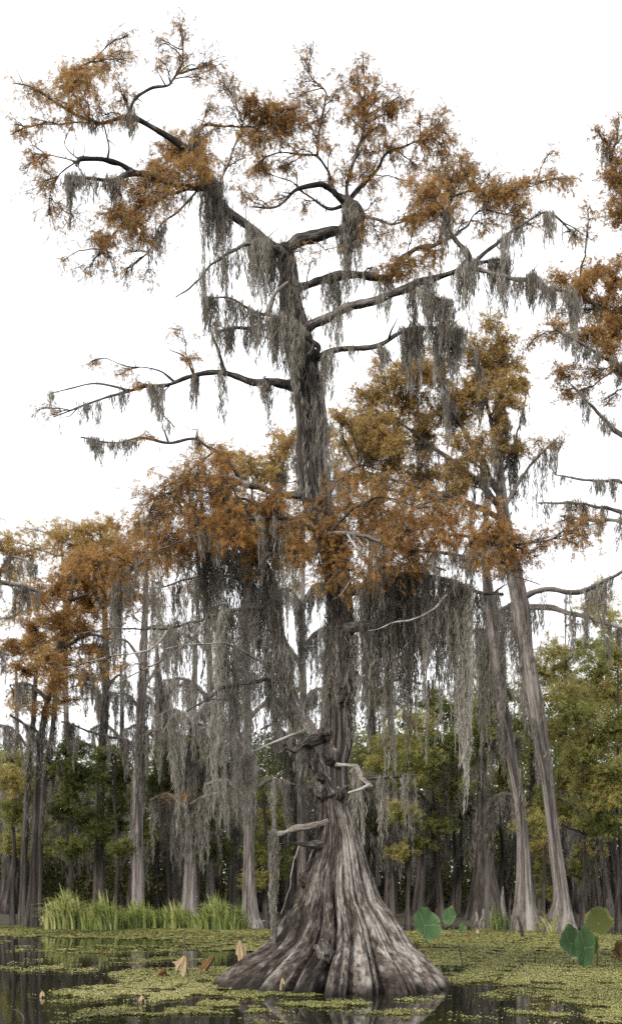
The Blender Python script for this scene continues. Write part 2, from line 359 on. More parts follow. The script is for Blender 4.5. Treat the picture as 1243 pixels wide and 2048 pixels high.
o = g.build('ground', M_GROUND, smooth=True, org=(0, 0, 0)); tag(o, 'dark muddy forest floor of the far bank under the trees', None, kind='structure')
g = Geo(); g.add([(-900, -300, 0), (900, -300, 0), (900, 58, 0), (-900, 58, 0)], [(0, 1, 2), (0, 2, 3)])
o = g.build('water', M_WATER, org=(0, 0, 0)); tag(o, 'still dark swamp water reflecting the trees', None, kind='structure')

# ------------------------------------------------------------------ the big cypress
big = thing('bald_cypress_tree', 'huge old bald cypress with a flaring fluted base rising from the open water', 'tree', tuple(W(668, 1972, Y0) * np.array([1, 1, 0])))

def trunk_mesh(geo, sil, Yc, nth, nz, flute, lobes, seed, depth=0.88, ydrift=0.0, fine=0.02, r=0.5, lean=None, zmin=-0.5):
    """a trunk from its outline: rows (py, left px, right px), from the root up.
    Lobes with sharp creases run up the butt and fade with height."""
    sil = np.array(sil, float)
    cx = (sil[:, 1] + sil[:, 2]) / 2; hw = (sil[:, 2] - sil[:, 1]) / 2
    P = np.stack([(cx - CX) * Yc / FPX, hw * Yc / FPX, EYE + (HY - sil[:, 0]) * Yc / FPX], 1)
    # even rows in height, denser near the butt
    tt = np.linspace(0, 1, 400); Q = catmull(P, 400)
    z = Q[:, 2]; zz = zmin + (z[-1] - zmin) * np.linspace(0, 1, nz) ** 1.25
    xc = np.interp(zz, z, Q[:, 0]); R = np.interp(zz, z, Q[:, 1])
    th = np.arange(nth) / nth * 2 * np.pi
    TH, ZZ = np.meshgrid(th, zz)
    cyl = np.stack([np.cos(TH) * 2, np.sin(TH) * 2, ZZ * 0.55], -1)
    rs = np.random.default_rng(seed)
    warp = 0.85 * snoise(cyl, 1.1, seed, 3); warp2 = 0.6 * snoise(cyl, 2.2, seed + 1, 2)
    l1 = (np.abs(np.sin(lobes / 2 * TH + warp * 1.9)) + 0.01) ** 0.8 - 0.68
    l2 = np.sqrt(np.abs(np.sin((lobes * 2 + 1) / 2 * TH + warp * 3.4 + warp2 * 2)) + 0.02) - 0.75
    l3 = np.abs(np.sin((lobes * 5) / 2 * TH + warp * 6 + warp2 * 5)) - 0.6
    big_ = snoise(cyl, 0.9, seed + 3, 2)
    A = flute(zz)[:, None]
    mod = 0.8 + 0.5 * np.clip(0.5 + snoise(cyl, 1.3, seed + 8, 2), 0, 1.3)
    fib = snoise(np.stack([np.cos(TH) * 22, np.sin(TH) * 22, ZZ * 1.6], -1), 1.0, seed + 4, 3)
    disp = A * (0.95 * l1 * mod + 0.60 * l2 + 0.22 * l3) + (A * 0.55 + 0.02) * big_
    Rr = R[:, None] * (1 + disp) + fib * fine * np.minimum(1, R[:, None] * 2) + fine * 0.7 * snoise(np.stack([np.cos(TH) * 55, np.sin(TH) * 55, ZZ * 3.0], -1), 1.0, seed + 6, 2) * np.minimum(1, R[:, None])
    yo = ydrift * np.sin(zz * 0.5)
    v = np.stack([xc[:, None] + np.cos(TH) * Rr, Yc + yo[:, None] + np.sin(TH) * Rr * depth, ZZ + 0 * TH], -1)
    ar = np.concatenate([[0], np.cumsum(np.hypot(np.diff(zz), np.diff(R)))])            # length along the bark, so the fibres follow the flare
    Rg = R ** 0.3 * np.median(R) ** 0.7
    gr = np.stack([np.cos(TH) * Rg[:, None], np.sin(TH) * Rg[:, None], ar[:, None] + warp * 0.25], -1)
    i, j = np.meshgrid(np.arange(nz - 1), np.arange(nth), indexing='ij'); j2 = (j + 1) % nth
    a, b_, c, d = (i * nth + j).ravel(), (i * nth + j2).ravel(), ((i + 1) * nth + j2).ravel(), ((i + 1) * nth + j).ravel()
    top = np.array([[(nz - 1) * nth + k, (nz - 1) * nth + k + 1, (nz - 1) * nth] for k in range(1, nth - 1)])
    geo.add(v.reshape(-1, 3), np.concatenate([np.stack([a, b_, c], 1), np.stack([a, c, d], 1), top]), r, gr.reshape(-1, 3))
    return zz, xc, R

SIL = [(2060, 385, 950), (2000, 414, 920), (1974, 434, 906), (1950, 458, 890), (1925, 490, 866), (1900, 526, 841), (1880, 549, 823), (1850, 569, 803), (1825, 580, 786), (1800, 592, 766), (1760, 604, 750), (1700, 627, 731),
       (1650, 636, 715), (1600, 639, 700), (1560, 634, 696), (1530, 636, 696), (1480, 642, 706), (1400, 646, 704), (1320, 650, 706), (1250, 655, 708), (1180, 652, 702),
       (1100, 638, 692), (1030, 612, 668), (960, 594, 660), (900, 592, 652), (840, 592, 654), (780, 586, 644), (720, 574, 634), (660, 562, 620), (600, 558, 602), (550, 558, 596), (510, 554, 588), (488, 558, 582)]
g = Geo()
TZ, TX, TR = trunk_mesh(g, SIL, Y0, 460, 420, lambda z: 0.30 * np.exp(-np.maximum(z - 0.5, 0) / 1.9) + 0.03, 21, 21)
g.build('trunk', M_BARK, big, smooth=True)

LIMBS = {}
def mk(name, pts, r0, r1, dy=(0, 0), parent=None, mat=M_LIMB, blobs=(), knobs=0.14):
    "limb traced on the photograph: px points, half-widths in px, depth offset from base to tip in metres"
    pts = np.array(pts, float); n = len(pts)
    s = np.concatenate([[0], np.cumsum(np.linalg.norm(np.diff(pts, axis=0), axis=1))]); s /= s[-1]
    d0 = dy[0]
    if parent is not None:                       # start on the parent limb
        PP = LIMBS[parent]['limb'].P; sx = CX + PP[:, 0] * FPX / PP[:, 1]; sy = HY - (PP[:, 2] - EYE) * FPX / PP[:, 1]
        k = np.argmin((sx - pts[0, 0]) ** 2 + (sy - pts[0, 1]) ** 2); d0 = PP[k, 1] - Y0
        dy = (d0, d0 + dy[1])
    dd = dy[0] + (dy[1] - dy[0]) * s ** 0.8
    w = np.array([W(p[0], p[1], Y0 + e) for p, e in zip(pts, dd)])
    if parent is not None: w[0] = PP[k]
    k = Y0 / FPX
    LIMBS[name] = dict(limb=Limb(w, r0 * k * 0.84, r1 * k * 0.9, Y0, knobs * 1.4, seed=len(LIMBS) * 7, wob=0.028), mat=mat, root=name if parent is None else LIMBS[parent]['root'], wood=Geo(), leaf=Geo(), leafmat=M_RUST)

mk('l_top', [(572, 508), (548, 492), (525, 479), (494, 453), (453, 417), (422, 371), (381, 309), (319, 263), (278, 239), (257, 232)], 14, 5, (0, -0.9))
mk('l_top_a', [(257, 232), (260, 222), (273, 196), (299, 180), (330, 175), (345, 155), (366, 121), (367, 93), (366, 57)], 5, 1.2, (0, 0.4), 'l_top')
mk('l_top_b', [(257, 232), (242, 234), (196, 247), (165, 239), (134, 221), (103, 201), (72, 175), (31, 165)], 5, 1, (0, -0.8), 'l_top')
mk('l_top_c', [(196, 247), (150, 245), (110, 247), (62, 250), (20, 268)], 2.5, 1, (0, 0.5), 'l_top_b')
mk('l_top_d', [(196, 242), (170, 222), (150, 190), (140, 160), (160, 135), (230, 110)], 2.5, 1, (0, 0.3), 'l_top_b')
mk('l_mid', [(422, 371), (371, 371), (309, 350), (268, 345), (232, 327), (201, 319), (160, 319), (153, 332)], 9, 4, (0, -1.2), 'l_top')
mk('l_mid_a', [(160, 319), (149, 311), (131, 288), (139, 257)], 2, 1, (0, 0.2), 'l_mid')
mk('l_mid_b', [(213, 322), (218, 300), (217, 280), (211, 252)], 2.5, 1.2, (0, -0.2), 'l_mid')
mk('l_mid_c', [(262, 345), (240, 354), (227, 360), (170, 355), (136, 352)], 6, 3.5, (0, -0.3), 'l_mid')
mk('l_mid_d', [(160, 325), (110, 312), (70, 312)], 2, 0.8, (0, 0.3), 'l_mid')
mk('l_mid_e', [(378, 378), (330, 391), (288, 417), (250, 440), (215, 480), (185, 520)], 4, 1, (0, -0.8), 'l_mid')
mk('l_mid_f', [(400, 392), (355, 422), (319, 453), (304, 494), (270, 530)], 3, 1, (0, 0.8), 'l_mid')
mk('l_mid_g', [(168, 322), (120, 345), (105, 380), (95, 430)], 1.8, .7, (0, 0.6), 'l_mid')
mk('l_low', [(555, 500), (530, 486), (500, 486), (470, 500), (430, 522), (395, 560), (355, 592)], 8, 1.2, (-0.2, -1.3))
mk('l_up', [(381, 309), (388, 275), (400, 256), (425, 250), (458, 252), (520, 250), (560, 235)], 5, 1.2, (0, 0.9), 'l_top')
mk('l_up_b', [(428, 385), (440, 366), (458, 324), (479, 268), (490, 220)], 3, 1, (0, 0.5), 'l_top')
mk('r_top', [(568, 508), (585, 490), (600, 481), (631, 472), (667, 462), (700, 456), (716, 443), (719, 428), (709, 415), (693, 405)], 15, 10, (0, 0.3))
mk('r_top_a', [(693, 405), (696, 365), (709, 313), (724, 262), (729, 215), (715, 170)], 5, 1, (0, -0.5), 'r_top')
mk('r_top_b', [(693, 405), (719, 376), (750, 345), (766, 313), (797, 298), (828, 282), (859, 262), (890, 240)], 6, 1, (0, 0.8), 'r_top')
mk('r_top_c', [(693, 405), (657, 376), (621, 370), (587, 384), (551, 412), (505, 412)], 8, 1.5, (0, -1.0), 'r_top')
mk('r_top_d', [(672, 387), (662, 365), (657, 339), (631, 313), (597, 309), (550, 305), (515, 325)], 5, 1, (0, 0.6), 'r_top_c')
mk('r_top_e', [(631, 313), (639, 257), (652, 205), (649, 179), (626, 153), (600, 120)], 3, 1, (0, -0.3), 'r_top_d')
mk('r_top_f', [(693, 412), (662, 417), (631, 401), (600, 380), (582, 360), (515, 340)], 4, 1, (0, 0.4), 'r_top')
mk('r_top_g', [(720, 432), (755, 438), (781, 448), (802, 445), (845, 428)], 4, 1.2, (0, -0.6), 'r_top')
mk('r_top_h', [(693, 405), (690, 440), (685, 470), (692, 520), (695, 545)], 9, 4, (0, -0.2), 'r_top')
mk('r_second', [(580, 585), (600, 574), (641, 559), (678, 550), (714, 549), (755, 556), (781, 552), (797, 522), (833, 496), (874, 487), (884, 453), (895, 422), (910, 365)], 13, 2.5, (0, 1.1))
mk('r_second_b', [(878, 485), (910, 469), (936, 448), (962, 422), (1014, 432), (1060, 440)], 4, 1, (0, 0.6), 'r_second')
mk('r_second_c', [(905, 390), (940, 385), (985, 385), (1040, 375), (1110, 355)], 3, 1, (0, -0.5), 'r_second')
mk('r_third', [(600, 672), (620, 652), (653, 636), (688, 619), (755, 598), (807, 577), (848, 562), (890, 549), (931, 536), (952, 520), (983, 494), (1014, 469), (1050, 445), (1097, 427), (1150, 470)], 12, 2, (0, -1.2))
mk('r_third_b', [(945, 528), (985, 523), (1014, 520)], 5, 3, (0, 0.3), 'r_third')
mk('r_third_c', [(935, 537), (988, 548), (1050, 559), (1066, 551), (1097, 577), (1138, 588), (1150, 619)], 5, 3, (0, -0.5), 'r_third')
mk('r_third_d', [(931, 538), (936, 515), (912, 482), (897, 455), (885, 420), (860, 390)], 9, 2, (0, 0.2), 'r_third')
mk('r_third_e', [(870, 556), (846, 585), (880, 597), (906, 601)], 6, 4, (0, -0.4), 'r_third')
mk('r_fourth', [(620, 728), (636, 716), (653, 704), (698, 698), (755, 692), (789, 672), (823, 658), (857, 653), (925, 661)], 8, 3, (-0.1, -0.5))
mk('r_fourth_b', [(752, 692), (778, 706)], 5, 2.5, (0, -0.1), 'r_fourth')
mk('l_small', [(608, 730), (625, 715), (639, 695), (625, 681), (602, 664), (572, 640), (518, 628), (485, 611), (456, 597), (407, 594)], 7, 1.5, (-0.15, -0.9))
mk('l_small_b', [(565, 638), (518, 652), (465, 657), (432, 664)], 4.5, 2.5, (0, 0.3), 'l_small')
mk('l_small_c', [(538, 630), (547, 592), (562, 575), (576, 563)], 5, 2, (0, -0.1), 'l_small', M_PALE)
mk('l_fifth', [(590, 772), (543, 765), (509, 765), (475, 751), (446, 746), (407, 749), (369, 756), (330, 770), (292, 775), (258, 785), (219, 794), (190, 804), (150, 818), (105, 835)], 9.5, 1.5, (0, -0.8))
mk('l_fifth_a', [(263, 785), (229, 775), (185, 768), (140, 778), (99, 787)], 3.5, 1.2, (0, 0.3), 'l_fifth')
mk('l_fifth_b', [(350, 762), (311, 736), (263, 732), (214, 717), (185, 722)], 2.2, 0.9, (0, 0.5), 'l_fifth')
mk('l_fifth_c', [(446, 746), (441, 712), (432, 688), (420, 655)], 5, 1.5, (0, 0.1), 'l_fifth')
mk('l_fifth_d', [(388, 752), (369, 712), (340, 698)], 2.6, 1, (0, -0.3), 'l_fifth')
mk('l_fifth_e', [(310, 775), (316, 799), (330, 833), (350, 857)], 2.4, 1, (0, -0.3), 'l_fifth')
mk('l_sixth', [(610, 990), (552, 987), (523, 978), (494, 973), (470, 939), (446, 910), (417, 891), (393, 879), (340, 884), (296, 874), (224, 884), (161, 874)], 8.5, 1.5, (-0.1, -1.2))
mk('l_sixth_a', [(393, 880), (394, 870), (396, 860)], 4, 1, (0, 0), 'l_sixth')
mk('l_sixth_b', [(490, 975), (461, 956), (436, 954), (400, 962), (370, 950)], 6, 1.5, (0, -0.6), 'l_sixth', M_PALE)
mk('l_sixth_c', [(552, 987), (530, 1000), (514, 1012), (509, 1024)], 4, 1.2, (0, -0.2), 'l_sixth')
mk('l_sixth_d', [(430, 900), (400, 925), (350, 960), (310, 1000), (290, 1050)], 3, 1, (0, -0.9), 'l_sixth')
# the second stem and what it carries
mk('stem', [(668, 1585), (650, 1545), (628, 1500), (604, 1450), (582, 1400), (562, 1316), (547, 1210), (524, 1130), (490, 1065), (455, 1010), (432, 960)], 31, 10, (0, -0.5), None, M_BARK, knobs=0.08)
mk('stem_a', [(535, 1212), (499, 1214), (459, 1219), (429, 1229), (399, 1239), (359, 1252), (319, 1259), (214, 1257), (140, 1274)], 5.5, 1, (0, -2.4), 'stem')
mk('stem_b', [(340, 1257), (299, 1299), (214, 1314), (115, 1339)], 2.8, 1.2, (0, -0.5), 'stem_a', M_PALE)
mk('stem_c', [(409, 1237), (379, 1284), (344, 1309), (299, 1334), (240, 1365)], 2.8, 1.2, (0, -0.3), 'stem_a', M_PALE)
mk('stem_d', [(545, 1335), (509, 1314), (479, 1294), (439, 1287), (379, 1289), (330, 1300)], 2.8, 1.1, (0, -2.0), 'stem', M_PALE)
mk('stem_e', [(562, 1349), (499, 1367), (449, 1374), (419, 1394), (379, 1419), (339, 1444), (322, 1470)], 5, 1, (0, -2.2), 'stem')
mk('stem_f', [(522, 1125), (460, 1105), (420, 1096), (370, 1090), (310, 1108), (250, 1150), (220, 1190)], 8, 1.5, (0, 0.5), 'stem')
mk('stem_g', [(485, 1060), (420, 1046), (365, 1000), (330, 985), (290, 1010)], 6, 1.5, (0, 0.3), 'stem')
mk('stem_h', [(548, 1215), (500, 1170), (440, 1150), (370, 1160), (300, 1180)], 5, 1.5, (0, 1.2), 'stem')
mk('stem_i', [(500, 1085), (530, 1060), (560, 1075), (600, 1085)], 6, 2, (0, -0.7), 'stem')
# limbs of the main stem that come forward, with the bright low foliage
mk('front_r', [(650, 1100), (655, 1066), (710, 1070), (745, 1078), (780, 1090), (820, 1098), (871, 1103), (906, 1110), (961, 1106), (1011, 1093), (1071, 1088), (1130, 1070), (1190, 1045)], 6.5, 1, (-0.3, -2.6))
mk('front_r_b', [(955, 1108), (996, 1130), (1026, 1150), (1080, 1165)], 3, 1, (0, -0.2), 'front_r')
mk('front_r_c', [(700, 1070), (740, 1100), (787, 1131)], 2.6, 1, (0, -0.6), 'front_r', M_PALE)
mk('front_r_d', [(660, 1068), (690, 1030), (740, 1000), (800, 1000), (860, 1030)], 4, 1, (0, -0.8), 'front_r')
mk('front_r_e', [(690, 1070), (720, 1120), (700, 1160), (680, 1190)], 3, 1, (0, -0.7), 'front_r', M_PALE)
mk('front_l', [(640, 1075), (600, 1045), (540, 1035), (480, 1040), (420, 1060), (360, 1085), (300, 1110)], 5, 1, (-0.3, -2.4))
mk('front_l_b', [(560, 1036), (500, 1000), (440, 990), (380, 980)], 3, 1, (0, -0.4), 'front_l')
mk('curtain_r', [(680, 1205), (710, 1180), (750, 1160), (800, 1150), (860, 1153), (916, 1165), (960, 1185), (1005, 1190)], 11, 3, (0, -1.0))
mk('curtain_r_a', [(918, 1168), (870, 1213), (835, 1235), (785, 1248), (738, 1262)], 3.2, 1.2, (0, -1.2), 'curtain_r', M_PALE)
mk('curtain_r_b', [(760, 1157), (800, 1190), (850, 1200), (900, 1195), (940, 1200)], 6, 2, (0, 0.8), 'curtain_r')
mk('curtain_r_c', [(720, 1175), (760, 1140), (830, 1130), (890, 1140)], 5, 2, (0, 0.9), 'curtain_r')
mk('broken_r', [(680, 1257), (720, 1252), (764, 1250)], 12, 10, (-0.1, -0.5))
mk('back_r', [(640, 1010), (680, 960), (720, 930), (760, 940)], 5, 1.5, (0.2, 1.3))
# stubs low on the trunk
mk('stub_l', [(655, 1644), (632, 1650), (590, 1658), (560, 1664), (547, 1667)], 6, 4.5, (-0.2, -0.4), None, M_PALE, knobs=0.45)
mk('stub_l_b', [(650, 1690), (620, 1689), (600, 1687), (580, 1686), (558, 1690)], 8, 2, (-0.2, -0.5), None, M_LIMB, knobs=0.35)
mk('stub_l_c', [(598, 1692), (582, 1740), (580, 1775), (568, 1800), (560, 1830)], 1.4, .6, (-0.5, -0.6), None, M_PALE)
mk('stub_r', [(672, 1530), (700, 1534), (712, 1541), (722, 1560), (742, 1576)], 5.5, 3.5, (-0.25, -0.9), None, M_PALE, knobs=0.55)
mk('stub_r_b', [(738, 1573), (715, 1581), (695, 1587)], 4, 2, (0, -0.2), 'stub_r', M_PALE)
mk('stub_r_c', [(722, 1558), (760, 1557), (800, 1553), (832, 1553)], 4.5, 1.5, (0, -0.2), 'stub_r')
mk('stub_r_d', [(785, 1555), (793, 1572)], 3, 1, (0, -0.1), 'stub_r_c')
mk('stub_s', [(610, 1462), (560, 1478), (515, 1498), (490, 1514), (463, 1531)], 4.5, 1.2, (-0.3, -0.9), None, M_PALE)
mk('stub_t', [(640, 1478), (606, 1486), (590, 1499), (575, 1494), (560, 1503)], 10, 3, (-0.2, -0.7), None, M_LIMB, knobs=0.4)

FRONT = ('front', 'stem', 'curtain', 'l_sixth', 'back_r')
UP = [   # px centre, px radii, density
 (60,178,42,16,.7),(150,168,45,34,1.6),(165,138,36,20,1.1),(240,100,42,15,.7),(205,120,25,15,.8),(130,205,38,20,1),(90,243,48,16,.7),(36,264,20,9,.8),(205,228,40,16,.7),(252,195,26,18,.8),
 (360,58,26,32,.45),(358,108,36,16,.5),(322,120,18,10,.7),(425,125,36,30,.35),(406,156,16,12,.7),(445,170,26,24,.25),(82,326,26,16,.9),(66,308,16,12,.6),(105,370,22,30,.4),(98,430,28,36,.35),(150,440,38,35,.3),
 (352,298,42,36,2.0),(318,338,36,22,1.5),(382,332,36,24,1.7),(300,362,52,16,1.2),(280,400,48,28,1.5),(240,432,38,34,1.5),(214,482,28,22,1.3),(272,452,34,26,1.1),(330,402,38,22,1.0),(196,512,30,28,.45),(165,545,36,24,.3),(262,505,40,28,.4),(322,485,30,28,.35),(300,555,40,24,.2),
 (500,195,28,18,1),(522,222,40,30,1.5),(524,265,34,36,1.7),(520,330,24,28,1.7),(575,240,32,32,1.2),(592,214,24,18,1.0),(602,120,22,30,.3),(622,168,16,18,.4),(415,214,36,12,.6),(440,262,28,18,.7),(410,302,26,18,.8),(562,282,28,16,.6),(570,330,12,10,1.0),(482,388,16,22,.7),(555,400,38,12,.5),(600,300,28,12,.5),(450,330,24,20,.4),
 (700,158,38,24,1.1),(722,200,32,28,1.3),(728,228,28,20,1.2),(800,190,28,22,1.1),(792,220,22,16,1.1),(690,230,18,13,.9),(660,290,18,12,.9),(722,300,28,18,1.1),(742,350,38,22,1.0),(782,300,38,22,1.0),(850,280,36,28,1.1),(882,250,34,28,1.0),(892,300,22,28,.9),(830,330,24,18,.8),(690,340,22,18,.9),(640,236,14,28,.7),(612,240,14,18,.8),(760,250,24,18,.6),(670,190,20,18,.5),(840,230,28,20,.4),(750,400,30,20,.25),
 (850,380,40,32,1.7),(900,360,46,36,1.8),(932,340,32,18,1.3),(868,422,40,22,1.4),(838,430,22,26,1.3),(960,380,28,18,1.2),(992,390,32,22,1.3),(1030,388,34,24,1.5),(1036,418,18,22,1.3),(1062,364,36,12,1.1),(1110,356,36,12,1.0),(1142,362,18,12,.7),(1100,300,22,18,.3),(970,452,28,13,.9),(800,440,26,14,.6),(820,530,55,20,1.1),(790,546,28,16,1.0),(862,500,22,12,.9),(760,482,28,18,.4),(722,468,14,12,.8),(1152,480,18,8,.5),(600,505,18,14,.3),(980,345,26,20,.4),(650,500,40,12,.25),(1080,420,26,16,.35),
 (380,712,18,16,.7),(430,650,28,22,.45),(366,662,30,12,.45),(250,738,18,16,.3),(100,832,16,26,.4),(182,722,18,12,.35),(75,820,14,12,.3),(280,765,22,12,.4),(290,870,20,8,.3),(240,750,24,14,.4)]
LOW = [(380,955,60,40,1),(330,1010,60,40,1.1),(430,990,52,36,1.2),(300,1040,36,30,.9),(540,1010,56,26,1.2),(562,1060,56,36,1.3),(450,1050,54,36,1.3),(500,1000,30,24,.9),(640,1022,44,32,1.1),(700,1000,44,40,1.0),(700,1080,54,34,1.2),(760,1030,48,36,1.1),(820,1062,52,36,1.3),(880,1072,46,26,1.3),(830,1112,46,30,1.2),(760,1122,46,32,1.0),(692,1142,36,30,.8),(950,1072,52,26,1.2),(1000,1088,46,26,1.3),(1042,1100,36,26,1.2),(990,1040,26,22,.9),(1092,1076,36,18,1.0),(1180,1050,30,18,.7),(1140,1062,26,18,.7),(330,1082,46,34,1.1),(280,1112,44,34,.9),(300,1160,50,30,.7),(230,1190,36,30,.45),(630,1110,36,30,.8),(600,1080,36,26,.9),(915,1040,36,24,.8),(860,1000,34,26,.6),(780,980,36,26,.6),(400,920,36,18,.7),(455,905,20,18,.7),(510,1090,40,24,.8),(390,1090,44,24,1.0),(1010,1125,34,18,.7),(260,1330,30,10,.2),(200,1330,36,24,.2),(440,1040,20,26,.8),(720,1190,28,20,.4),(560,1030,50,24,.9)]
allP = [(n, d['limb'].P) for n, d in LIMBS.items() if not n.startswith('stub') and n != 'broken_r']
def nearest(px, py, ok):
    best = None
    for n, P in allP:
        if not ok(n): continue
        sx = CX + P[:, 0] * FPX / P[:, 1]; sy = HY - (P[:, 2] - EYE) * FPX / P[:, 1]
        d2 = (sx - px) ** 2 + ((sy - py) * 0.9) ** 2
        k = int(np.argmin(d2 + 600 * (np.arange(len(P)) < len(P) * 0.15)))
        if best is None or d2[k] < best[0]: best = (d2[k], n, max(0, k - 4), P)
    return best
k0 = Y0 / FPX
def infill(B, n, far, f, lim):
    out = list(B)
    for (px, py, rx, ry, dn) in B:
        for _ in range(n):
            a = rng.random() * 6.283; q = far * (.5 + rng.random())
            x, y = px + math.cos(a) * (rx + q), py + math.sin(a) * (ry + q * .8)
            if lim(x, y): out.append((x, y, 14 + 22 * rng.random(), 10 + 18 * rng.random(), f * (.5 + rng.random()) * min(1.2, dn + .2)))
    return out
UP = infill(UP, 1, 20, .33, lambda x, y: y > 40 and (x < 960 or y > 320) and not (y > 560))
LOW = infill(LOW, 1, 18, .5, lambda x, y: y > 900 and y < 1230)
for px, py, rx, ry, dn in UP:
    _, n, k, P = nearest(px, py, lambda n: not n.startswith(FRONT[:3]))
    d = LIMBS[n]; A = P[k]; Yc = A[1] + rng.normal() * 0.35
    Kt = max(3, int((6 + rx * ry / 75) * min(1.0, 0.45 + dn * 0.4)))
    grow(d['wood'], d['leaf'], A, W(px, py, Yc), (rx * k0 * 1.4, max(rx, ry) * k0 * 1.15, ry * k0 * 1.5), int(Kt * 1.8), max(1, int(3.9 * dn + rng.random())), 0.092, SPRAY, 0.0052, 0.012, 0.46 + 0.24 * rng.random() - (0.16 if py < 240 and px > 300 else 0) + (0.12 if dn > 1.4 else 0), 0.5, sub=4)
    d['leafmat'] = M_RUST
for px, py, rx, ry, dn in LOW:
    _, n, k, P = nearest(px, py, lambda n: n.startswith(FRONT) and n != 'stem')
    d = LIMBS[n]; A = P[k]; Yc = A[1] + rng.normal() * 0.35
    Kt = max(4, int((7 + rx * ry / 80) * min(1.2, 0.4 + dn * 0.5)))
    grow(d['wood'], d['leaf'], A, W(px, py, Yc), (rx * k0 * 1.45, max(rx, ry) * k0 * 1.25, ry * k0 * 1.9), int(Kt * 1.35), max(1, int(2.0 * dn + rng.random())), 0.13, SPRAY, 0.0048, 0.011, 0.42 + 0.18 * rng.random(), 0.45, sub=5)
    d['leafmat'] = M_ORANGE

def spurs(d):
    "short dead twigs and knots along a limb"
    Lb = d['limb']; P = Lb.P; n = max(2, int(np.linalg.norm(np.diff(P, axis=0), axis=1).sum() * 3.2))
    k = rng.integers(2, len(P), n); T = unit(np.gradient(P, axis=0))[k]
    dr = unit(T * 0.5 + rng.normal(size=(n, 3)) * np.array([.7, .7, .8])); ln = (0.06 + 0.42 * rng.random(n) ** 2.2)[:, None]
    p0 = P[k]; p1 = p0 + dr * ln * .5 + rng.normal(size=(n, 3)) * .02; p2 = p0 + dr * ln + rng.normal(size=(n, 3)) * .05
    r = np.minimum(Lb.R[k] * .6, .004 + .012 * rng.random(n))
    tubes(d['wood'], np.stack([p0, p1, p2], 1), np.stack([r * 1.5, r, r * .4], 1), 4, rng.random(n))
for n, d in LIMBS.items():
    g = Geo(); d['limb'].wood(g)
    o = g.build('limb', d['mat'], big, smooth=True)
    if not n.startswith('stub_') and n not in ('broken_r', 'stem'): spurs(d)
    if d['wood'].n: d['wood'].build('twigs', M_LIMB, o)['kind'] = 'stuff'
    if d['leaf'].n: d['leaf'].build('foliage', d['leafmat'], o)['kind'] = 'stuff'

def lump(px, py, Y, rx, ry, seed, mat=M_BARK, name='burl', parent=big):
    th = np.linspace(0, np.pi, 14); ph = np.arange(20) / 20 * 2 * np.pi
    T, P_ = np.meshgrid(th, ph, indexing='ij'); u = np.stack([np.sin(T) * np.cos(P_), np.sin(T) * np.sin(P_), np.cos(T)], -1)
    rr = 1 + 0.38 * snoise(u, 2.6, seed) + 0.25 * snoise(u, 8, seed + 1, 2)
    c = W(px, py, Y); v = c + u * rr[..., None] * np.array([rx, (rx + ry) / 2, ry]) * k0
    i, j = np.meshgrid(np.arange(13), np.arange(20), indexing='ij'); j2 = (j + 1) % 20
    a, b_, c_, d_ = (i * 20 + j).ravel(), (i * 20 + j2).ravel(), ((i + 1) * 20 + j2).ravel(), ((i + 1) * 20 + j).ravel()
    g = Geo(); g.add(v.reshape(-1, 3), np.concatenate([np.stack([a, d_, c_], 1), np.stack([a, c_, b_], 1)]), 0.5, (u * rr[..., None] * 0.2 + seed).reshape(-1, 3))
    return g.build(name, mat, parent, smooth=True)
for i, (px, py, dy, rx, ry) in enumerate([(690, 1396, -.26, 10, 15), (640, 1584, -.2, 12, 15), (678, 1590, -.25, 9, 10), (648, 1470, -.22, 16, 12), (632, 1530, -.2, 14, 18), (660, 1505, -.26, 14, 20), (612, 1762, -.25, 12, 16), (650, 1900, -1.15, 16, 20), (640, 1552, -.22, 10, 10)]):
    lump(px, py, Y0 + dy, rx, ry, 40 + i)
lump(684, 1373, Y0 - .235, 7, 8, 77, M_DARKBARK, 'knot_hole')

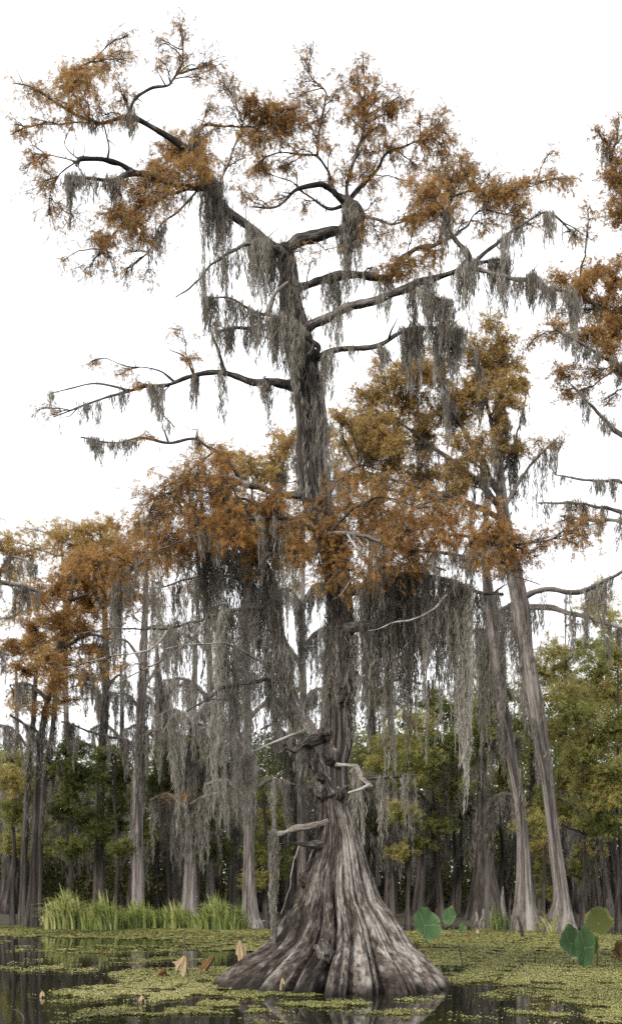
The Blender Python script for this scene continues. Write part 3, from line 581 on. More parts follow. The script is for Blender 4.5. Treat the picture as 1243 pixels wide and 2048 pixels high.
# ------------------------------------------------------------------ Spanish moss on the big cypress (hangs from it: things of their own)
def seg(n, x0, x1):
    P = LIMBS[n]['limb'].P; sx = CX + P[:, 0] * FPX / P[:, 1]
    k = (sx >= min(x0, x1)) & (sx <= max(x0, x1)); Q = P[k]
    return Q if len(Q) > 1 else P[-2:]
MOSS = [  # label, [(limb, x0, x1, n, lmin px, lmax px, strands, sigma m, depth sigma m)]
 ('thick grey moss beard hanging below the crook of the upper left limb', [('l_top', 398, 458, 20, 60, 200, 10, .06, .12), ('l_low', 395, 470, 7, 40, 130, 8, .05, .1), ('l_mid_f', 300, 400, 8, 20, 90, 5, .03, .05), ('l_mid_e', 330, 380, 4, 20, 60, 5, .04, .05), ('l_up_b', 425, 445, 6, 30, 60, 8, .05, .06)]),
 ('grey moss mat bunched on the broken tip of a left limb under bare upturned twigs', [('l_mid_c', 134, 235, 24, 14, 52, 9, .05, .08), ('l_mid_c', 134, 150, 2, 60, 95, 4, .02, .03)]),
 ('small grey moss tufts below the fork of the topmost left branches', [('l_top', 250, 275, 6, 25, 55, 8, .05, .06)]),
 ('short moss fringe along the slim topmost left branch', [('l_top_b', 145, 245, 10, 10, 38, 7, .05, .06)]),
 ('grey moss tuft perched high on an upright twig of the upper left crown', [('l_up', 370, 400, 12, 25, 55, 8, .05, .08)]),
 ('ragged moss veil under the fork at the head of the trunk', [('l_top', 478, 560, 20, 30, 140, 10, .06, .12), ('l_low', 470, 555, 14, 50, 150, 9, .06, .12)]),
 ('double moss column below the crooked neck of the upper right limb', [('r_top', 690, 725, 14, 60, 150, 9, .05, .08), ('r_top_h', 680, 700, 12, 40, 110, 8, .04, .06), ('r_top', 640, 690, 5, 15, 50, 6, .04, .05)]),
 ('short moss fringe along the second right limb near the trunk', [('r_second', 600, 700, 16, 20, 100, 7, .04, .06), ('r_second', 700, 790, 10, 15, 80, 6, .04, .06)]),
 ('moss tassels among the foliage of the second right limb', [('r_second', 855, 910, 9, 20, 90, 8, .05, .08), ('r_second_b', 950, 1060, 8, 15, 60, 7, .05, .06), ('r_second_c', 960, 1000, 4, 15, 50, 6, .05, .05)]),
 ('long thin moss pennants below the inner half of the long right limb', [('r_third', 640, 720, 11, 25, 125, 5, .03, .05), ('r_third', 720, 815, 8, 15, 70, 5, .03, .05)]),
 ('heavy moss drapes under the outer fork of the long right limb', [('r_third', 815, 870, 9, 60, 150, 8, .05, .08), ('r_third', 900, 960, 14, 40, 140, 8, .05, .08), ('r_third_d', 880, 940, 10, 20, 80, 9, .06, .08), ('r_third_b', 975, 1020, 12, 50, 120, 8, .05, .07), ('r_third', 1000, 1050, 10, 30, 100, 7, .04, .06), ('r_third', 1080, 1110, 8, 25, 70, 7, .04, .05), ('r_third', 1110, 1150, 3, 10, 30, 5, .04, .05)]),
 ('grey moss shawl hanging off the drooping tip of the long right limb', [('r_third_c', 1048, 1152, 26, 20, 72, 9, .05, .08), ('r_third_c', 970, 1048, 8, 20, 90, 7, .04, .06), ('r_third_c', 1135, 1152, 4, 50, 80, 8, .05, .05)]),
 ('square moss curtain on the short forked spur below the long right limb', [('r_third_e', 820, 910, 20, 40, 105, 9, .05, .08)]),
 ('broad moss curtains on the outer end of the slim fourth right limb', [('r_fourth', 800, 845, 18, 50, 125, 9, .05, .08), ('r_fourth', 860, 925, 22, 40, 115, 9, .05, .08), ('r_fourth_b', 745, 780, 10, 10, 45, 7, .04, .05), ('r_fourth', 640, 672, 10, 50, 130, 7, .04, .05), ('r_fourth', 690, 740, 4, 10, 40, 5, .03, .04)]),
 ('moss wisps on the slim crooked twigs left of the trunk', [('l_small', 405, 432, 7, 50, 120, 8, .04, .05), ('l_small', 440, 530, 16, 20, 100, 8, .05, .06), ('l_small_b', 432, 470, 9, 30, 85, 7, .04, .05), ('l_small_b', 485, 520, 6, 40, 90, 7, .04, .05)]),
 ('thick moss mantle over the bent twig in front of the trunk', [('l_small', 528, 606, 30, 40, 150, 10, .06, .1)]),
 ('separate narrow moss tassels under the long bare left limb', [('l_fifth', 500, 575, 11, 20, 95, 5, .03, .04), ('l_fifth', 442, 458, 3, 80, 130, 7, .03, .03), ('l_fifth', 380, 396, 3, 60, 115, 5, .02, .03), ('l_fifth', 290, 330, 7, 25, 75, 7, .04, .05), ('l_fifth', 160, 260, 14, 15, 70, 6, .04, .05), ('l_fifth_a', 97, 115, 3, 15, 42, 5, .03, .04), ('l_fifth_e', 318, 350, 5, 15, 40, 4, .03, .03), ('l_fifth_c', 420, 446, 4, 20, 60, 5, .03, .04)]),
 ('short moss scraps along the bare dead-looking bent left limb', [('l_sixth', 161, 275, 30, 8, 45, 5, .04, .04)]),
 ('tiny moss scrap at the elbow of the bare bent left limb', [('l_sixth', 386, 404, 3, 14, 28, 12, .03, .03)]),
 ('moss shreds inside the rusty foliage above the second stem', [('stem_g', 360, 450, 18, 60, 150, 8, .06, .1), ('front_l', 400, 470, 7, 40, 110, 8, .05, .08), ('l_sixth_d', 290, 400, 6, 20, 70, 6, .04, .06)]),
 ('wide moss curtain hanging from the left limbs of the leaning second stem', [('stem_f', 225, 520, 40, 60, 240, 7, .04, .12), ('stem_f', 380, 510, 10, 200, 420, 7, .035, .1), ('stem_h', 300, 545, 34, 120, 360, 6, .035, .15), ('stem_a', 260, 530, 24, 50, 240, 5, .03, .1), ('stem_e', 340, 555, 20, 60, 260, 5, .03, .1), ('stem_d', 380, 540, 14, 80, 300, 5, .03, .1), ('stem_a', 420, 530, 8, 250, 430, 6, .03, .1)]),
 ('moss strings between the two stems of the big cypress', [('stem_i', 505, 600, 22, 40, 170, 7, .05, .1), ('front_l', 480, 620, 12, 40, 110, 6, .05, .08), ('front_r', 725, 770, 6, 50, 130, 6, .05, .1)]),
 ('dense dark moss curtain under the low right limb of the big cypress', [('curtain_r', 712, 940, 60, 130, 380, 8, .06, .12), ('curtain_r_b', 780, 945, 38, 120, 350, 8, .06, .15), ('curtain_r_c', 730, 890, 28, 80, 260, 8, .06, .15), ('curtain_r', 900, 940, 8, 260, 370, 8, .05, .06), ('curtain_r', 940, 1005, 9, 60, 180, 6, .05, .06), ('broken_r', 722, 764, 14, 80, 250, 7, .05, .08), ('front_r', 850, 1010, 22, 20, 90, 7, .05, .07)]),
 ('single thin moss rope hanging from the pale snapped stub to the water', [('stub_l', 545, 550, 8, 198, 214, 9, .007, .007)]),
 ('moss strands trailing from the small dead twigs right of the trunk', [('stub_r_c', 735, 832, 12, 30, 190, 3, .04, .08), ('stub_r', 700, 742, 7, 60, 180, 4, .03, .05), ('stub_s', 463, 560, 10, 60, 190, 6, .05, .08)]),
]
for lab, parts in MOSS:
    g = Geo()
    for (n, x0, x1, nb, a, b_, k, sg, sy) in parts:
        tops, lens = bundles(seg(n, x0, x1), max(1, round(nb * (0.8 if n[0] in 'lr' else 0.72))) if nb > 3 else nb, a * k0, b_ * k0, k, sg, sy)
        moss(g, tops, lens, r0=0.026 if sg > .02 else 0.012, tone=(0.5 if sg > .0101 else .85) + streaks(tops), dens=52 if sg > .02 else 130)
    o = g.build('spanish_moss', M_MOSS); tag(o, lab, 'moss', 'moss hanging on the big cypress')
# moss lying on the bark of the two stems
def bark_moss(z0, z1, n, lmin, lmax, label, xs_, rs_, zs_, ycen, th0, th1):
    g = Geo(); z = z0 + (z1 - z0) * rng.random(n); th = th0 + (th1 - th0) * rng.random(n)
    xc = np.interp(z, zs_, xs_); R = np.interp(z, zs_, rs_); yc = np.interp(z, zs_, ycen) if np.ndim(ycen) else ycen
    tops = np.stack([xc + np.cos(th) * (R + .03), yc + np.sin(th) * (R * .9 + .04), z], 1)
    ln = lmin + (lmax - lmin) * rng.random(n) ** 1.5
    moss(g, tops, ln, r0=0.045, tone=0.5, dens=80)
    o = g.build('spanish_moss', M_MOSS); tag(o, label, 'moss', 'moss hanging on the big cypress')
bark_moss(6.4, 13.0, 210, .15, .8, 'grey moss fur clinging to the bark of the tall main stem', TX, TR, TZ, Y0, math.pi * 0.95, math.pi * 2.1)
bark_moss(5.2, 6.4, 80, .3, 1.2, 'shaggy moss around the main stem just above the fork', TX, TR, TZ, Y0, math.pi * 0.95, math.pi * 2.05)
SP = LIMBS['stem']['limb']; q = slice(8, None)
bark_moss(4.6, 8.4, 230, .3, 1.2, 'shaggy moss coat over the leaning second stem', SP.P[q, 0] - 0.06, SP.R[q] + .02, SP.P[q, 2], SP.P[q, 1] - .02, math.pi * 0.85, math.pi * 2.1)

# ------------------------------------------------------------------ trees along the far bank
def far_tree(name, label, pts, Y, blobs, mat, barkm=M_BGBARK, group=None, limbs=(), mosses=0, mlen=(0.5, 2.0), tm=FLECK, size=0.16, flute=0.10, per=5, mosslabel=None, lobes=9, tone=0.5, ymax=None, depth_sd=1.0, twig=0.012, K=0.9, cat='tree', fill=0):
    """pts: rows (px, py, half width px) from the foot up. blobs: (px, py, rx, ry, density). limbs: ((px,py)...) paths with moss."""
    pts = np.array(pts, float); kk = Y / FPX
    zf = float(ground_z(np.array((pts[0, 0] - CX) * kk), np.array(Y)))
    foot = np.array([(pts[0, 0] - CX) * kk, Y, zf])
    T = thing(name, label, cat, tuple(foot), group)
    sil = [(HY - (zf - 0.6 - EYE) / kk, pts[0, 0] - pts[0, 2] * 1.25, pts[0, 0] + pts[0, 2] * 1.25)] + [(p[1], p[0] - p[2], p[0] + p[2]) for p in pts[0:]]
    g = Geo(); trunk_mesh(g, sil, Y, 64, 110, lambda z: flute * np.exp(-np.maximum(z - 0.3, 0) / 1.6) + 0.035, lobes, abs(int(pts[0, 0])) + int(Y), fine=0.02, zmin=zf - 0.6)
    g.build('trunk', barkm, T, smooth=True)
    TP = np.array([W(p[0], p[1], Y) for p in pts]); TPd = catmull(TP, 60); TRd = np.interp(TPd[:, 2], TP[:, 2], pts[:, 2] * kk)
    paths = [TPd[12:]]; wood = Geo(); leaf = Geo(); mg = Geo()
    for lp in limbs:
        lp = list(lp); r0, r1 = lp.pop(0) if len(lp[0]) == 2 and isinstance(lp[0], tuple) and lp[0][0] < 20 and lp[0][1] < 20 else (4, 1)
        dd = rng.normal() * 0.9
        a = np.array([W(p[0], p[1], Y + dd * i / max(1, len(lp) - 1)) for i, p in enumerate(lp)])
        Lb = Limb(a, r0 * kk, r1 * kk, Y, seed=abs(int(lp[0][0])), wob=0.03)
        gl = Geo(); Lb.wood(gl); gl.build('limb', barkm, T, smooth=True); paths.append(Lb.P)
    top = TP[:, 2].max()
    if fill: blobs = infill([(*b_,) for b_ in blobs], fill, 20, .8, lambda x, y: True)
    for px, py, rx, ry, dn in blobs:
        c = W(px, py, Y + rng.normal() * depth_sd)
        best = min(((np.linalg.norm((P - c) * np.array([1, .6, 1.25]) + np.array([0, 0, 0.0]), axis=1) + 0.8 * np.maximum(0, P[:, 2] - c[2])).min(), i) for i, P in enumerate(paths))
        P = paths[best[1]]; k = int(np.argmin(np.linalg.norm((P - c) * np.array([1, .6, 1.25]), axis=1) + 0.8 * np.maximum(0, P[:, 2] - c[2] + 0.5)))
        d0 = np.linalg.norm(P[k] - c)
        grow(wood, leaf, P[k], c, (rx * kk * 1.2, max(rx, ry) * kk, ry * kk * 1.25), max(4, int((6 + rx * ry / 50) * K * min(1.3, .4 + .6 * dn))), max(1, int(per * 1.5 * dn + rng.random())), size * .74, tm, twig, min(0.05, twig * 1.5 + d0 * 0.008), tone + rng.normal() * 0.12, 0.3, sub=4, spread=2.0)
    if wood.n: wood.build('branches', barkm, T)['kind'] = 'stuff'
    if leaf.n: leaf.build('crown', mat, T)['kind'] = 'stuff'
    if mosses:
        for P in paths[1:]:
            n = max(2, int(mosses * .72 * np.linalg.norm(P[-1] - P[0]) / 1.5))
            tops, lens = bundles(P[int(len(P) * .12):], n, mlen[0], mlen[1], 6, .09, .15)
            moss(mg, tops, lens, fiber=0.26, width=0.010, r0=0.05, dens=50, tone=0.45 + streaks(tops, .15, .2))
        nb = int(11 * len(paths)); kz = rng.integers(int(60 * .36), 44, nb); th = rng.random(nb) * 6.283
        tp = TPd[kz] + np.stack([np.cos(th) * (TRd[kz] + .03), np.sin(th) * (TRd[kz] + .03), 0 * th], 1)
        moss(mg, tp, .25 + 1.1 * rng.random(nb) ** 1.5, fiber=.24, width=.010, r0=.06, dens=55, tone=.45 + streaks(tp, .15, .2))
        if mg.n:
            o = mg.build('spanish_moss', M_BGMOSS); tag(o, mosslabel or ('grey moss hanging in the ' + label)[:90], 'moss', 'moss hanging on the bank trees')
    return T

# left group
far_tree('bald_cypress_tree', 'slim grey cypress standing behind the grass with a straight moss-hung trunk', [(276, 1850, 17), (276, 1815, 14), (276, 1740, 12), (275, 1650, 11), (279, 1500, 9.5), (283, 1400, 8.5), (288, 1280, 7), (292, 1170, 5), (290, 1090, 3)], 51,
  [(280, 1050, 42, 30, 1.2), (320, 1090, 34, 26, .7), (250, 1110, 36, 30, 1), (290, 1130, 40, 26, .9), (310, 1200, 40, 30, .4), (250, 1230, 36, 24, .5)], M_RUST, limbs=[((5, 2), (279, 1500), (250, 1480), (200, 1470), (120, 1445)), ((5, 2), (280, 1480), (310, 1460), (350, 1480)), ((4, 1), (284, 1380), (310, 1340), (330, 1300), (335, 1250)), ((4, 1), (286, 1330), (262, 1290), (240, 1280), (200, 1290)), ((4, 1), (282, 1420), (255, 1390), (230, 1385)), ((3, 1), (288, 1260), (320, 1250), (350, 1270))],
  mosses=7, mlen=(.4, 2.2), mosslabel='grey moss on the slim straight cypress behind the grass')
far_tree('bald_cypress_tree', 'dark straight cypress left of the slim grey one with a crooked low dead branch', [(198, 1848, 16), (199, 1795, 14), (199, 1650, 9.5), (201, 1550, 9), (208, 1450, 8.5), (212, 1350, 7), (210, 1250, 6), (205, 1150, 4), (200, 1060, 2)], 56,
  [(170, 1060, 56, 26, 1.3), (120, 1085, 40, 26, 1.2), (228, 1048, 32, 24, 1.1), (200, 1085, 50, 28, 1.2), (150, 1105, 50, 26, 1.2)], M_GOLD, M_DARKBARK, limbs=[((5, 2), (200, 1620), (185, 1605), (150, 1620), (110, 1650), (75, 1685)), ((5, 2), (206, 1500), (175, 1490), (130, 1470)), ((4, 1), (209, 1400), (180, 1370), (120, 1380)), ((4, 1), (210, 1380), (240, 1350), (265, 1380)), ((3, 1), (211, 1300), (170, 1290), (100, 1330))], mosses=7, mlen=(.4, 1.8), mosslabel='grey moss on the dark straight cypress with the crooked dead branch', size=.19)
far_tree('bald_cypress_tree', 'broad rust-red cypress crown over three thin trunks beside the bank', [(62, 1842, 14), (66, 1760, 8), (72, 1620, 7), (86, 1450, 6.5), (110, 1350, 6), (130, 1250, 5), (150, 1150, 4), (165, 1090, 2)], 50,
  [(200, 1125, 60, 40, 1.6), (260, 1110, 40, 34, 1.2), (255, 1190, 40, 36, 1.1), (100, 1190, 46, 34, 1.3), (70, 1250, 40, 26, 1.1), (180, 1350, 50, 24, .8), (20, 1300, 30, 26, 1), (140, 1400, 44, 20, .7), (140, 1160, 54, 40, 1.6), (185, 1205, 60, 40, 1.7), (120, 1240, 54, 36, 1.5), (225, 1170, 36, 36, 1.2), (160, 1260, 50, 30, 1.3), (62, 1290, 46, 24, 1.3), (95, 1315, 40, 22, 1.2), (50, 1338, 46, 22, 1.3), (112, 1358, 50, 24, 1.2), (40, 1400, 36, 20, 1.0), (90, 1415, 36, 18, .8), (190, 1300, 40, 24, .8), (230, 1260, 36, 26, .7), (150, 1320, 40, 20, .8)], M_RUST, M_DARKBARK,
  limbs=[((5, 2), (80, 1500), (50, 1450), (20, 1430)), ((5, 1.5), (95, 1400), (60, 1370), (20, 1370)), ((5, 1.5), (120, 1300), (180, 1270), (230, 1280)), ((5, 1.5), (118, 1310), (80, 1290), (30, 1310)), ((5, 1.5), (105, 1370), (150, 1350), (200, 1360)), ((4, 1.5), (140, 1200), (200, 1180), (240, 1170))], mosses=6, mlen=(.3, 1.3), mosslabel='grey moss on the broad rust-red cypress by the bank', size=.18, per=6, tone=.6)
for px0, px1, w in ((45, 66, 6), (76, 106, 6)):
    far_tree('bald_cypress_tree', 'thin dark cypress trunk beside the rust-red cypress', [(px0, 1840, 10), (px0 + 2, 1780, 6.5), (px0 + 8, 1620, w), (px1, 1450, w - 1), (px1 + 6, 1350, 4), (px1 + 10, 1270, 2)], 52, [(px1 + 10, 1280, 30, 24, .8), (px1, 1330, 30, 20, .6)], M_RUST, M_DARKBARK, group='thin trunks beside the rust-red cypress', limbs=[((4, 1), (px1 - 5, 1500), (px1 - 35, 1460), (px1 - 60, 1450)), ((4, 1), (px1 - 12, 1560), (px1 + 20, 1530), (px1 + 40, 1540))], mosses=7, mlen=(.4, 1.8), mosslabel='moss wisps hanging on a thin dark trunk beside the rust-red cypress', size=.19)
far_tree('bald_cypress_tree', 'dark cypress with a swollen foot half hidden behind the tall grass', [(346, 1850, 18), (346, 1800, 13), (342, 1700, 10), (340, 1600, 9), (330, 1480, 8), (322, 1400, 7), (316, 1330, 5), (310, 1270, 2)], 57, [(310, 1290, 40, 30, .5), (350, 1250, 40, 30, .4)], M_RUST, M_DARKBARK, limbs=[((6, 2), (322, 1400), (345, 1370), (400, 1380)), ((5, 2), (326, 1440), (300, 1400), (285, 1390)), ((6, 2), (338, 1570), (380, 1540), (440, 1560)), ((6, 2), (340, 1590), (300, 1560), (260, 1570))], mosses=10, mlen=(.6, 3), mosslabel='moss hanging on the dark cypress behind the tall grass')
far_tree('bald_cypress_tree', 'grey cypress with a ribbed bell foot behind the tall grass', [(377, 1850, 24), (378, 1812, 16), (380, 1740, 11.5), (382, 1650, 9.5), (384, 1550, 8.5), (386, 1450, 7), (390, 1330, 5), (392, 1240, 2)], 52, [(400, 1250, 40, 30, .4), (420, 1600, 44, 9, 1.0), (360, 1592, 36, 8, .9)], M_ORANGE, limbs=[((6, 2), (383, 1610), (420, 1590), (460, 1585)), ((6, 2), (383, 1630), (340, 1590), (300, 1600)), ((6, 2), (384, 1550), (420, 1520), (470, 1530)), ((5, 2), (386, 1450), (350, 1420), (320, 1430)), ((5, 2), (386, 1440), (430, 1400), (480, 1410)), ((5, 2), (385, 1520), (350, 1500), (310, 1510))], mosses=14, mlen=(.6, 3.0), mosslabel='long grey moss on the cypress with the ribbed bell foot')
far_tree('bald_cypress_tree', 'dark fluted cypress at the right end of the grass', [(500, 1858, 30), (500, 1830, 19), (498, 1760, 13), (497, 1650, 10), (495, 1550, 8.5), (494, 1430, 8), (490, 1300, 6), (492, 1180, 4), (500, 1060, 3), (505, 960, 2)], 48.5,
  [(440, 910, 44, 28, 1), (500, 930, 54, 34, 1.2), (560, 905, 36, 34, 1.2), (548, 950, 40, 34, 1.2), (585, 880, 30, 30, .9), (470, 960, 44, 26, 1), (620, 960, 36, 30, .8), (540, 860, 20, 16, .5)], M_GOLD, M_BGBARK, limbs=[((6, 2), (496, 1600), (450, 1560), (410, 1570)), ((6, 2), (496, 1590), (540, 1560), (590, 1570)), ((6, 2), (495, 1500), (450, 1450), (400, 1460)), ((6, 2), (494, 1440), (540, 1400), (590, 1410)), ((4, 2), (492, 1250), (450, 1210), (420, 1220)), ((5, 1), (500, 1080), (470, 990), (440, 920)), ((5, 1), (500, 1080), (545, 990), (575, 900))], mosses=10, mlen=(.5, 2.8), mosslabel='long grey moss on the dark fluted cypress at the end of the grass', size=.19)
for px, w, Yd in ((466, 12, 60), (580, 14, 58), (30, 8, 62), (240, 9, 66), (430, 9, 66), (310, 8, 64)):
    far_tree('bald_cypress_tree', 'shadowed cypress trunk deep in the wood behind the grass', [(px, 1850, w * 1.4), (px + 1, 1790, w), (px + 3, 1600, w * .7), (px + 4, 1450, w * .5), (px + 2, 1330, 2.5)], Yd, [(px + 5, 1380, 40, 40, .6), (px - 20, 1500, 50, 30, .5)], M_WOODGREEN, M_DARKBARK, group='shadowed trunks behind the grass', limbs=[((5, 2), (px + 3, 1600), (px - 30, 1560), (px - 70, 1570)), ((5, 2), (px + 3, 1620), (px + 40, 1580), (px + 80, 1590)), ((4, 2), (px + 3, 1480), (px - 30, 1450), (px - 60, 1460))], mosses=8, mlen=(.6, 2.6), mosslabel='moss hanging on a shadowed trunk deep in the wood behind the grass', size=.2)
far_tree('bald_cypress_tree', 'grey mossy cypress seen between the two stems of the big one', [(604, 1850, 16), (604, 1780, 10), (603, 1600, 8), (606, 1400, 7), (604, 1250, 6), (606, 1120, 4), (606, 1020, 2)], 57, [(590, 1180, 40, 40, .7), (620, 1100, 44, 36, .9), (570, 1130, 40, 30, .7), (650, 1180, 36, 30, .6), (600, 1040, 44, 30, .9)], M_GOLD, limbs=[((6, 2), (605, 1440), (580, 1400), (540, 1400)), ((6, 2), (605, 1420), (630, 1380), (670, 1390)), ((6, 2), (604, 1330), (570, 1290), (540, 1290)), ((6, 2), (604, 1300), (640, 1260), (680, 1260)), ((5, 2), (604, 1220), (580, 1180), (550, 1180)), ((5, 2), (605, 1210), (630, 1170), (660, 1170)), ((6, 2), (604, 1520), (640, 1490), (700, 1490))], mosses=12, mlen=(.6, 3.0), mosslabel='moss on the grey cypress seen between the two stems', size=.18)
far_tree('bald_cypress_tree', 'rust-leaved cypress half lost behind the left moss curtain', [(420, 1850, 15), (420, 1780, 9), (424, 1600, 7), (420, 1400, 6), (415, 1250, 5), (400, 1150, 3), (390, 1080, 2)], 60, [(340, 1120, 40, 34, .9), (380, 1180, 44, 34, .8), (300, 1200, 40, 34, .7), (340, 1260, 40, 30, .5), (430, 1180, 40, 30, .6), (400, 1080, 44, 34, 1)], M_RUST, limbs=[((5, 2), (420, 1400), (380, 1360), (330, 1360)), ((5, 2), (420, 1380), (460, 1340), (510, 1350)), ((5, 2), (418, 1300), (370, 1270), (330, 1270)), ((5, 2), (424, 1560), (470, 1530), (520, 1540))], mosses=8, mlen=(.6, 2.6), mosslabel='moss on the rust-leaved cypress behind the left moss curtain', size=.18)
# right group
far_tree('bald_cypress_tree', 'tall pale grey cypress leaning left with a fluted foot and golden fan crown', [(1117, 1866, 38), (1120, 1845, 29), (1122, 1793, 16), (1111, 1706, 13), (1100, 1618, 11.5), (1089, 1531, 13), (1067, 1400, 17), (1050, 1300, 15), (1040, 1215, 18), (1022, 1120, 15), (1008, 1040, 12), (1000, 960, 9), (995, 880, 6), (992, 800, 3.5), (990, 740, 2)], 45,
  [(722, 830, 36, 34, .8), (762, 850, 52, 44, 1.1), (820, 800, 52, 50, 1.2), (772, 780, 34, 26, .8), (850, 872, 54, 50, 1.2), (900, 820, 52, 50, 1.2), (880, 758, 36, 32, .9), (950, 700, 50, 30, 1.1), (1000, 690, 44, 34, 1.1), (980, 750, 50, 42, 1.0), (1032, 722, 26, 26, .8), (940, 800, 44, 42, 1.0), (960, 880, 36, 44, .8), (722, 900, 44, 34, .9), (782, 930, 44, 34, 1), (702, 962, 36, 34, .9), (850, 952, 54, 42, 1), (1012, 800, 34, 42, .6), (690, 840, 20, 26, .5), (920, 940, 40, 34, .7), (1010, 880, 30, 30, .4), (840, 740, 26, 20, .4)], M_GOLD,
  limbs=[((8, 2), (1005, 1020), (940, 950), (860, 890), (780, 830)), ((7, 2), (1003, 1000), (960, 920), (910, 830), (880, 760)), ((6, 2), (1000, 960), (985, 860), (960, 760), (950, 700)), ((5, 2), (998, 930), (1015, 860), (1000, 780), (1005, 700)), ((7, 2), (1006, 1040), (920, 1000), (820, 970), (720, 940)), ((4, 1), (1000, 960), (1030, 880), (1050, 800)), ((4, 1), (1010, 1010), (1060, 930), (1100, 890), (1120, 870)),
         ((7, 3), (1035, 1200), (1086, 1180), (1156, 1185), (1211, 1160), (1260, 1135)), ((7, 3), (1042, 1215), (1096, 1215), (1146, 1228), (1186, 1240), (1262, 1264)), ((6, 2), (1020, 1120), (970, 1080), (900, 1070))], mosses=5, mlen=(.4, 2.4), mosslabel='moss on the tall pale leaning cypress with the golden crown', size=.15, per=5, twig=.011, K=1.5, fill=2)
far_tree('bald_cypress_tree', 'grey cypress just behind the tall pale leaning one, its stem bending left', [(1048, 1856, 30), (1047, 1793, 19), (1046, 1706, 13), (1040, 1618, 10), (1020, 1500, 11), (1002, 1400, 13), (990, 1300, 15), (978, 1200, 12), (970, 1120, 6)], 47.5, [(960, 1120, 36, 30, .6), (1000, 1150, 30, 26, .4)], M_GOLD, limbs=[((6, 3), (990, 1300), (960, 1260), (930, 1270)), ((6, 3), (985, 1240), (1020, 1210), (1050, 1220)), ((7, 3), (1000, 1390), (1010, 1380), (1020, 1395)), ((7, 3), (980, 1210), (975, 1190), (990, 1200))], mosses=12, mlen=(1, 5.5), mosslabel='long moss columns on the cypress whose stem bends left')
far_tree('bald_cypress_tree', 'very wide dark cypress butt in the shade behind the big lotus leaf', [(968, 1850, 44), (968, 1800, 32), (967, 1720, 20), (966, 1660, 13), (962, 1560, 10), (958, 1460, 8), (955, 1380, 4)], 55, [(930, 1420, 50, 30, .8), (980, 1400, 50, 36, .8)], M_GREEN, M_DARKBARK, limbs=[((7, 2), (965, 1640), (920, 1600), (860, 1610)), ((7, 2), (965, 1630), (1000, 1590), (1050, 1600)), ((6, 2), (962, 1560), (920, 1530), (880, 1540)), ((5, 2), (960, 1500), (1000, 1470), (1040, 1480))], mosses=14, mlen=(.6, 2.6), mosslabel='moss veil over the very wide dark cypress butt', tm=LEAF, size=.2)
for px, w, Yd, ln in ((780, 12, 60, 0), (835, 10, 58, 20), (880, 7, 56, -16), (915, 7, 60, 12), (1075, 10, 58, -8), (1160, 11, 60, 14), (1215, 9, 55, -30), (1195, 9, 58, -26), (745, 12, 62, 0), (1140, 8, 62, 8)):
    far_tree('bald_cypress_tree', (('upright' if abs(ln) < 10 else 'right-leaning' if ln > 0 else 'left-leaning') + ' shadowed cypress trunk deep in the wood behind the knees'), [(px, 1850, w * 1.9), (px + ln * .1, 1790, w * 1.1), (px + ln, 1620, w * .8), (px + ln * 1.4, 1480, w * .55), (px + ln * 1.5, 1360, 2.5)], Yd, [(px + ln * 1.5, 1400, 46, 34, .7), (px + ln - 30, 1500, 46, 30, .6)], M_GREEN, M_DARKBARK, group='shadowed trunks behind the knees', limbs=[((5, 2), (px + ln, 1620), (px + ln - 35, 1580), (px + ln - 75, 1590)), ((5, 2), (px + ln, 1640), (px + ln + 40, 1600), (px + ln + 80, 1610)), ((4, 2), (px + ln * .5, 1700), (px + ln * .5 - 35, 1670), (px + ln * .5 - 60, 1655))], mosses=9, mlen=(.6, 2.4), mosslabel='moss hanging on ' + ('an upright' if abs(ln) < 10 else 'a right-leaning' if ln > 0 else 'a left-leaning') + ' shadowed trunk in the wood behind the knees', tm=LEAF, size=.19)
far_tree('bald_cypress_tree', 'feathery golden cypress crown close behind the upper trunk', [(735, 1852, 16), (736, 1790, 10), (738, 1600, 8), (742, 1400, 7), (740, 1200, 6), (742, 1050, 4), (745, 920, 2)], 62, [(690, 900, 44, 34, .9), (740, 880, 44, 34, .9), (680, 960, 44, 34, .9), (750, 960, 50, 34, 1), (800, 900, 44, 40, .9), (830, 980, 50, 34, .9), (640, 900, 30, 26, .6), (720, 1020, 50, 30, .9), (900, 960, 50, 34, .8), (780, 1040, 50, 30, .8), (860, 1040, 44, 26, .7), (700, 850, 30, 24, .7)], M_GOLD, limbs=[((5, 2), (742, 1080), (700, 1000), (670, 940)), ((5, 2), (742, 1100), (800, 1000), (850, 960)), ((5, 2), (742, 1060), (760, 960), (790, 890)), ((5, 2), (742, 1400), (790, 1360), (850, 1370)), ((5, 2), (742, 1380), (700, 1340), (660, 1350)), ((5, 2), (741, 1300), (800, 1260), (870, 1270))], mosses=6, mlen=(.5, 2.2), mosslabel='moss on the golden cypress close behind the upper trunk', size=.17, K=1.2, fill=1)
far_tree('bald_cypress_tree', 'pale golden cypress crown rising behind the rust-red one', [(135, 1852, 12), (135, 1790, 8), (136, 1600, 6), (132, 1400, 5), (130, 1250, 4), (125, 1120, 3), (120, 1050, 1.5)], 66, [(60, 1100, 50, 34, .9), (110, 1070, 50, 30, 1), (20, 1150, 44, 34, .8), (170, 1100, 50, 34, 1), (240, 1090, 44, 34, .9), (60, 1180, 50, 34, .8), (30, 1230, 40, 34, .8), (10, 1300, 36, 30, .7), (250, 1160, 44, 34, .8), (60, 1380, 50, 26, .6), (200, 1060, 40, 24, .9)], M_GOLD, limbs=[((4, 1.5), (130, 1260), (80, 1200), (30, 1180)), ((4, 1.5), (130, 1240), (190, 1170), (240, 1120))], mosses=5, mlen=(.4, 1.6), mosslabel='moss on the pale golden cypress behind the rust-red one', size=.2, tone=.65, fill=1)
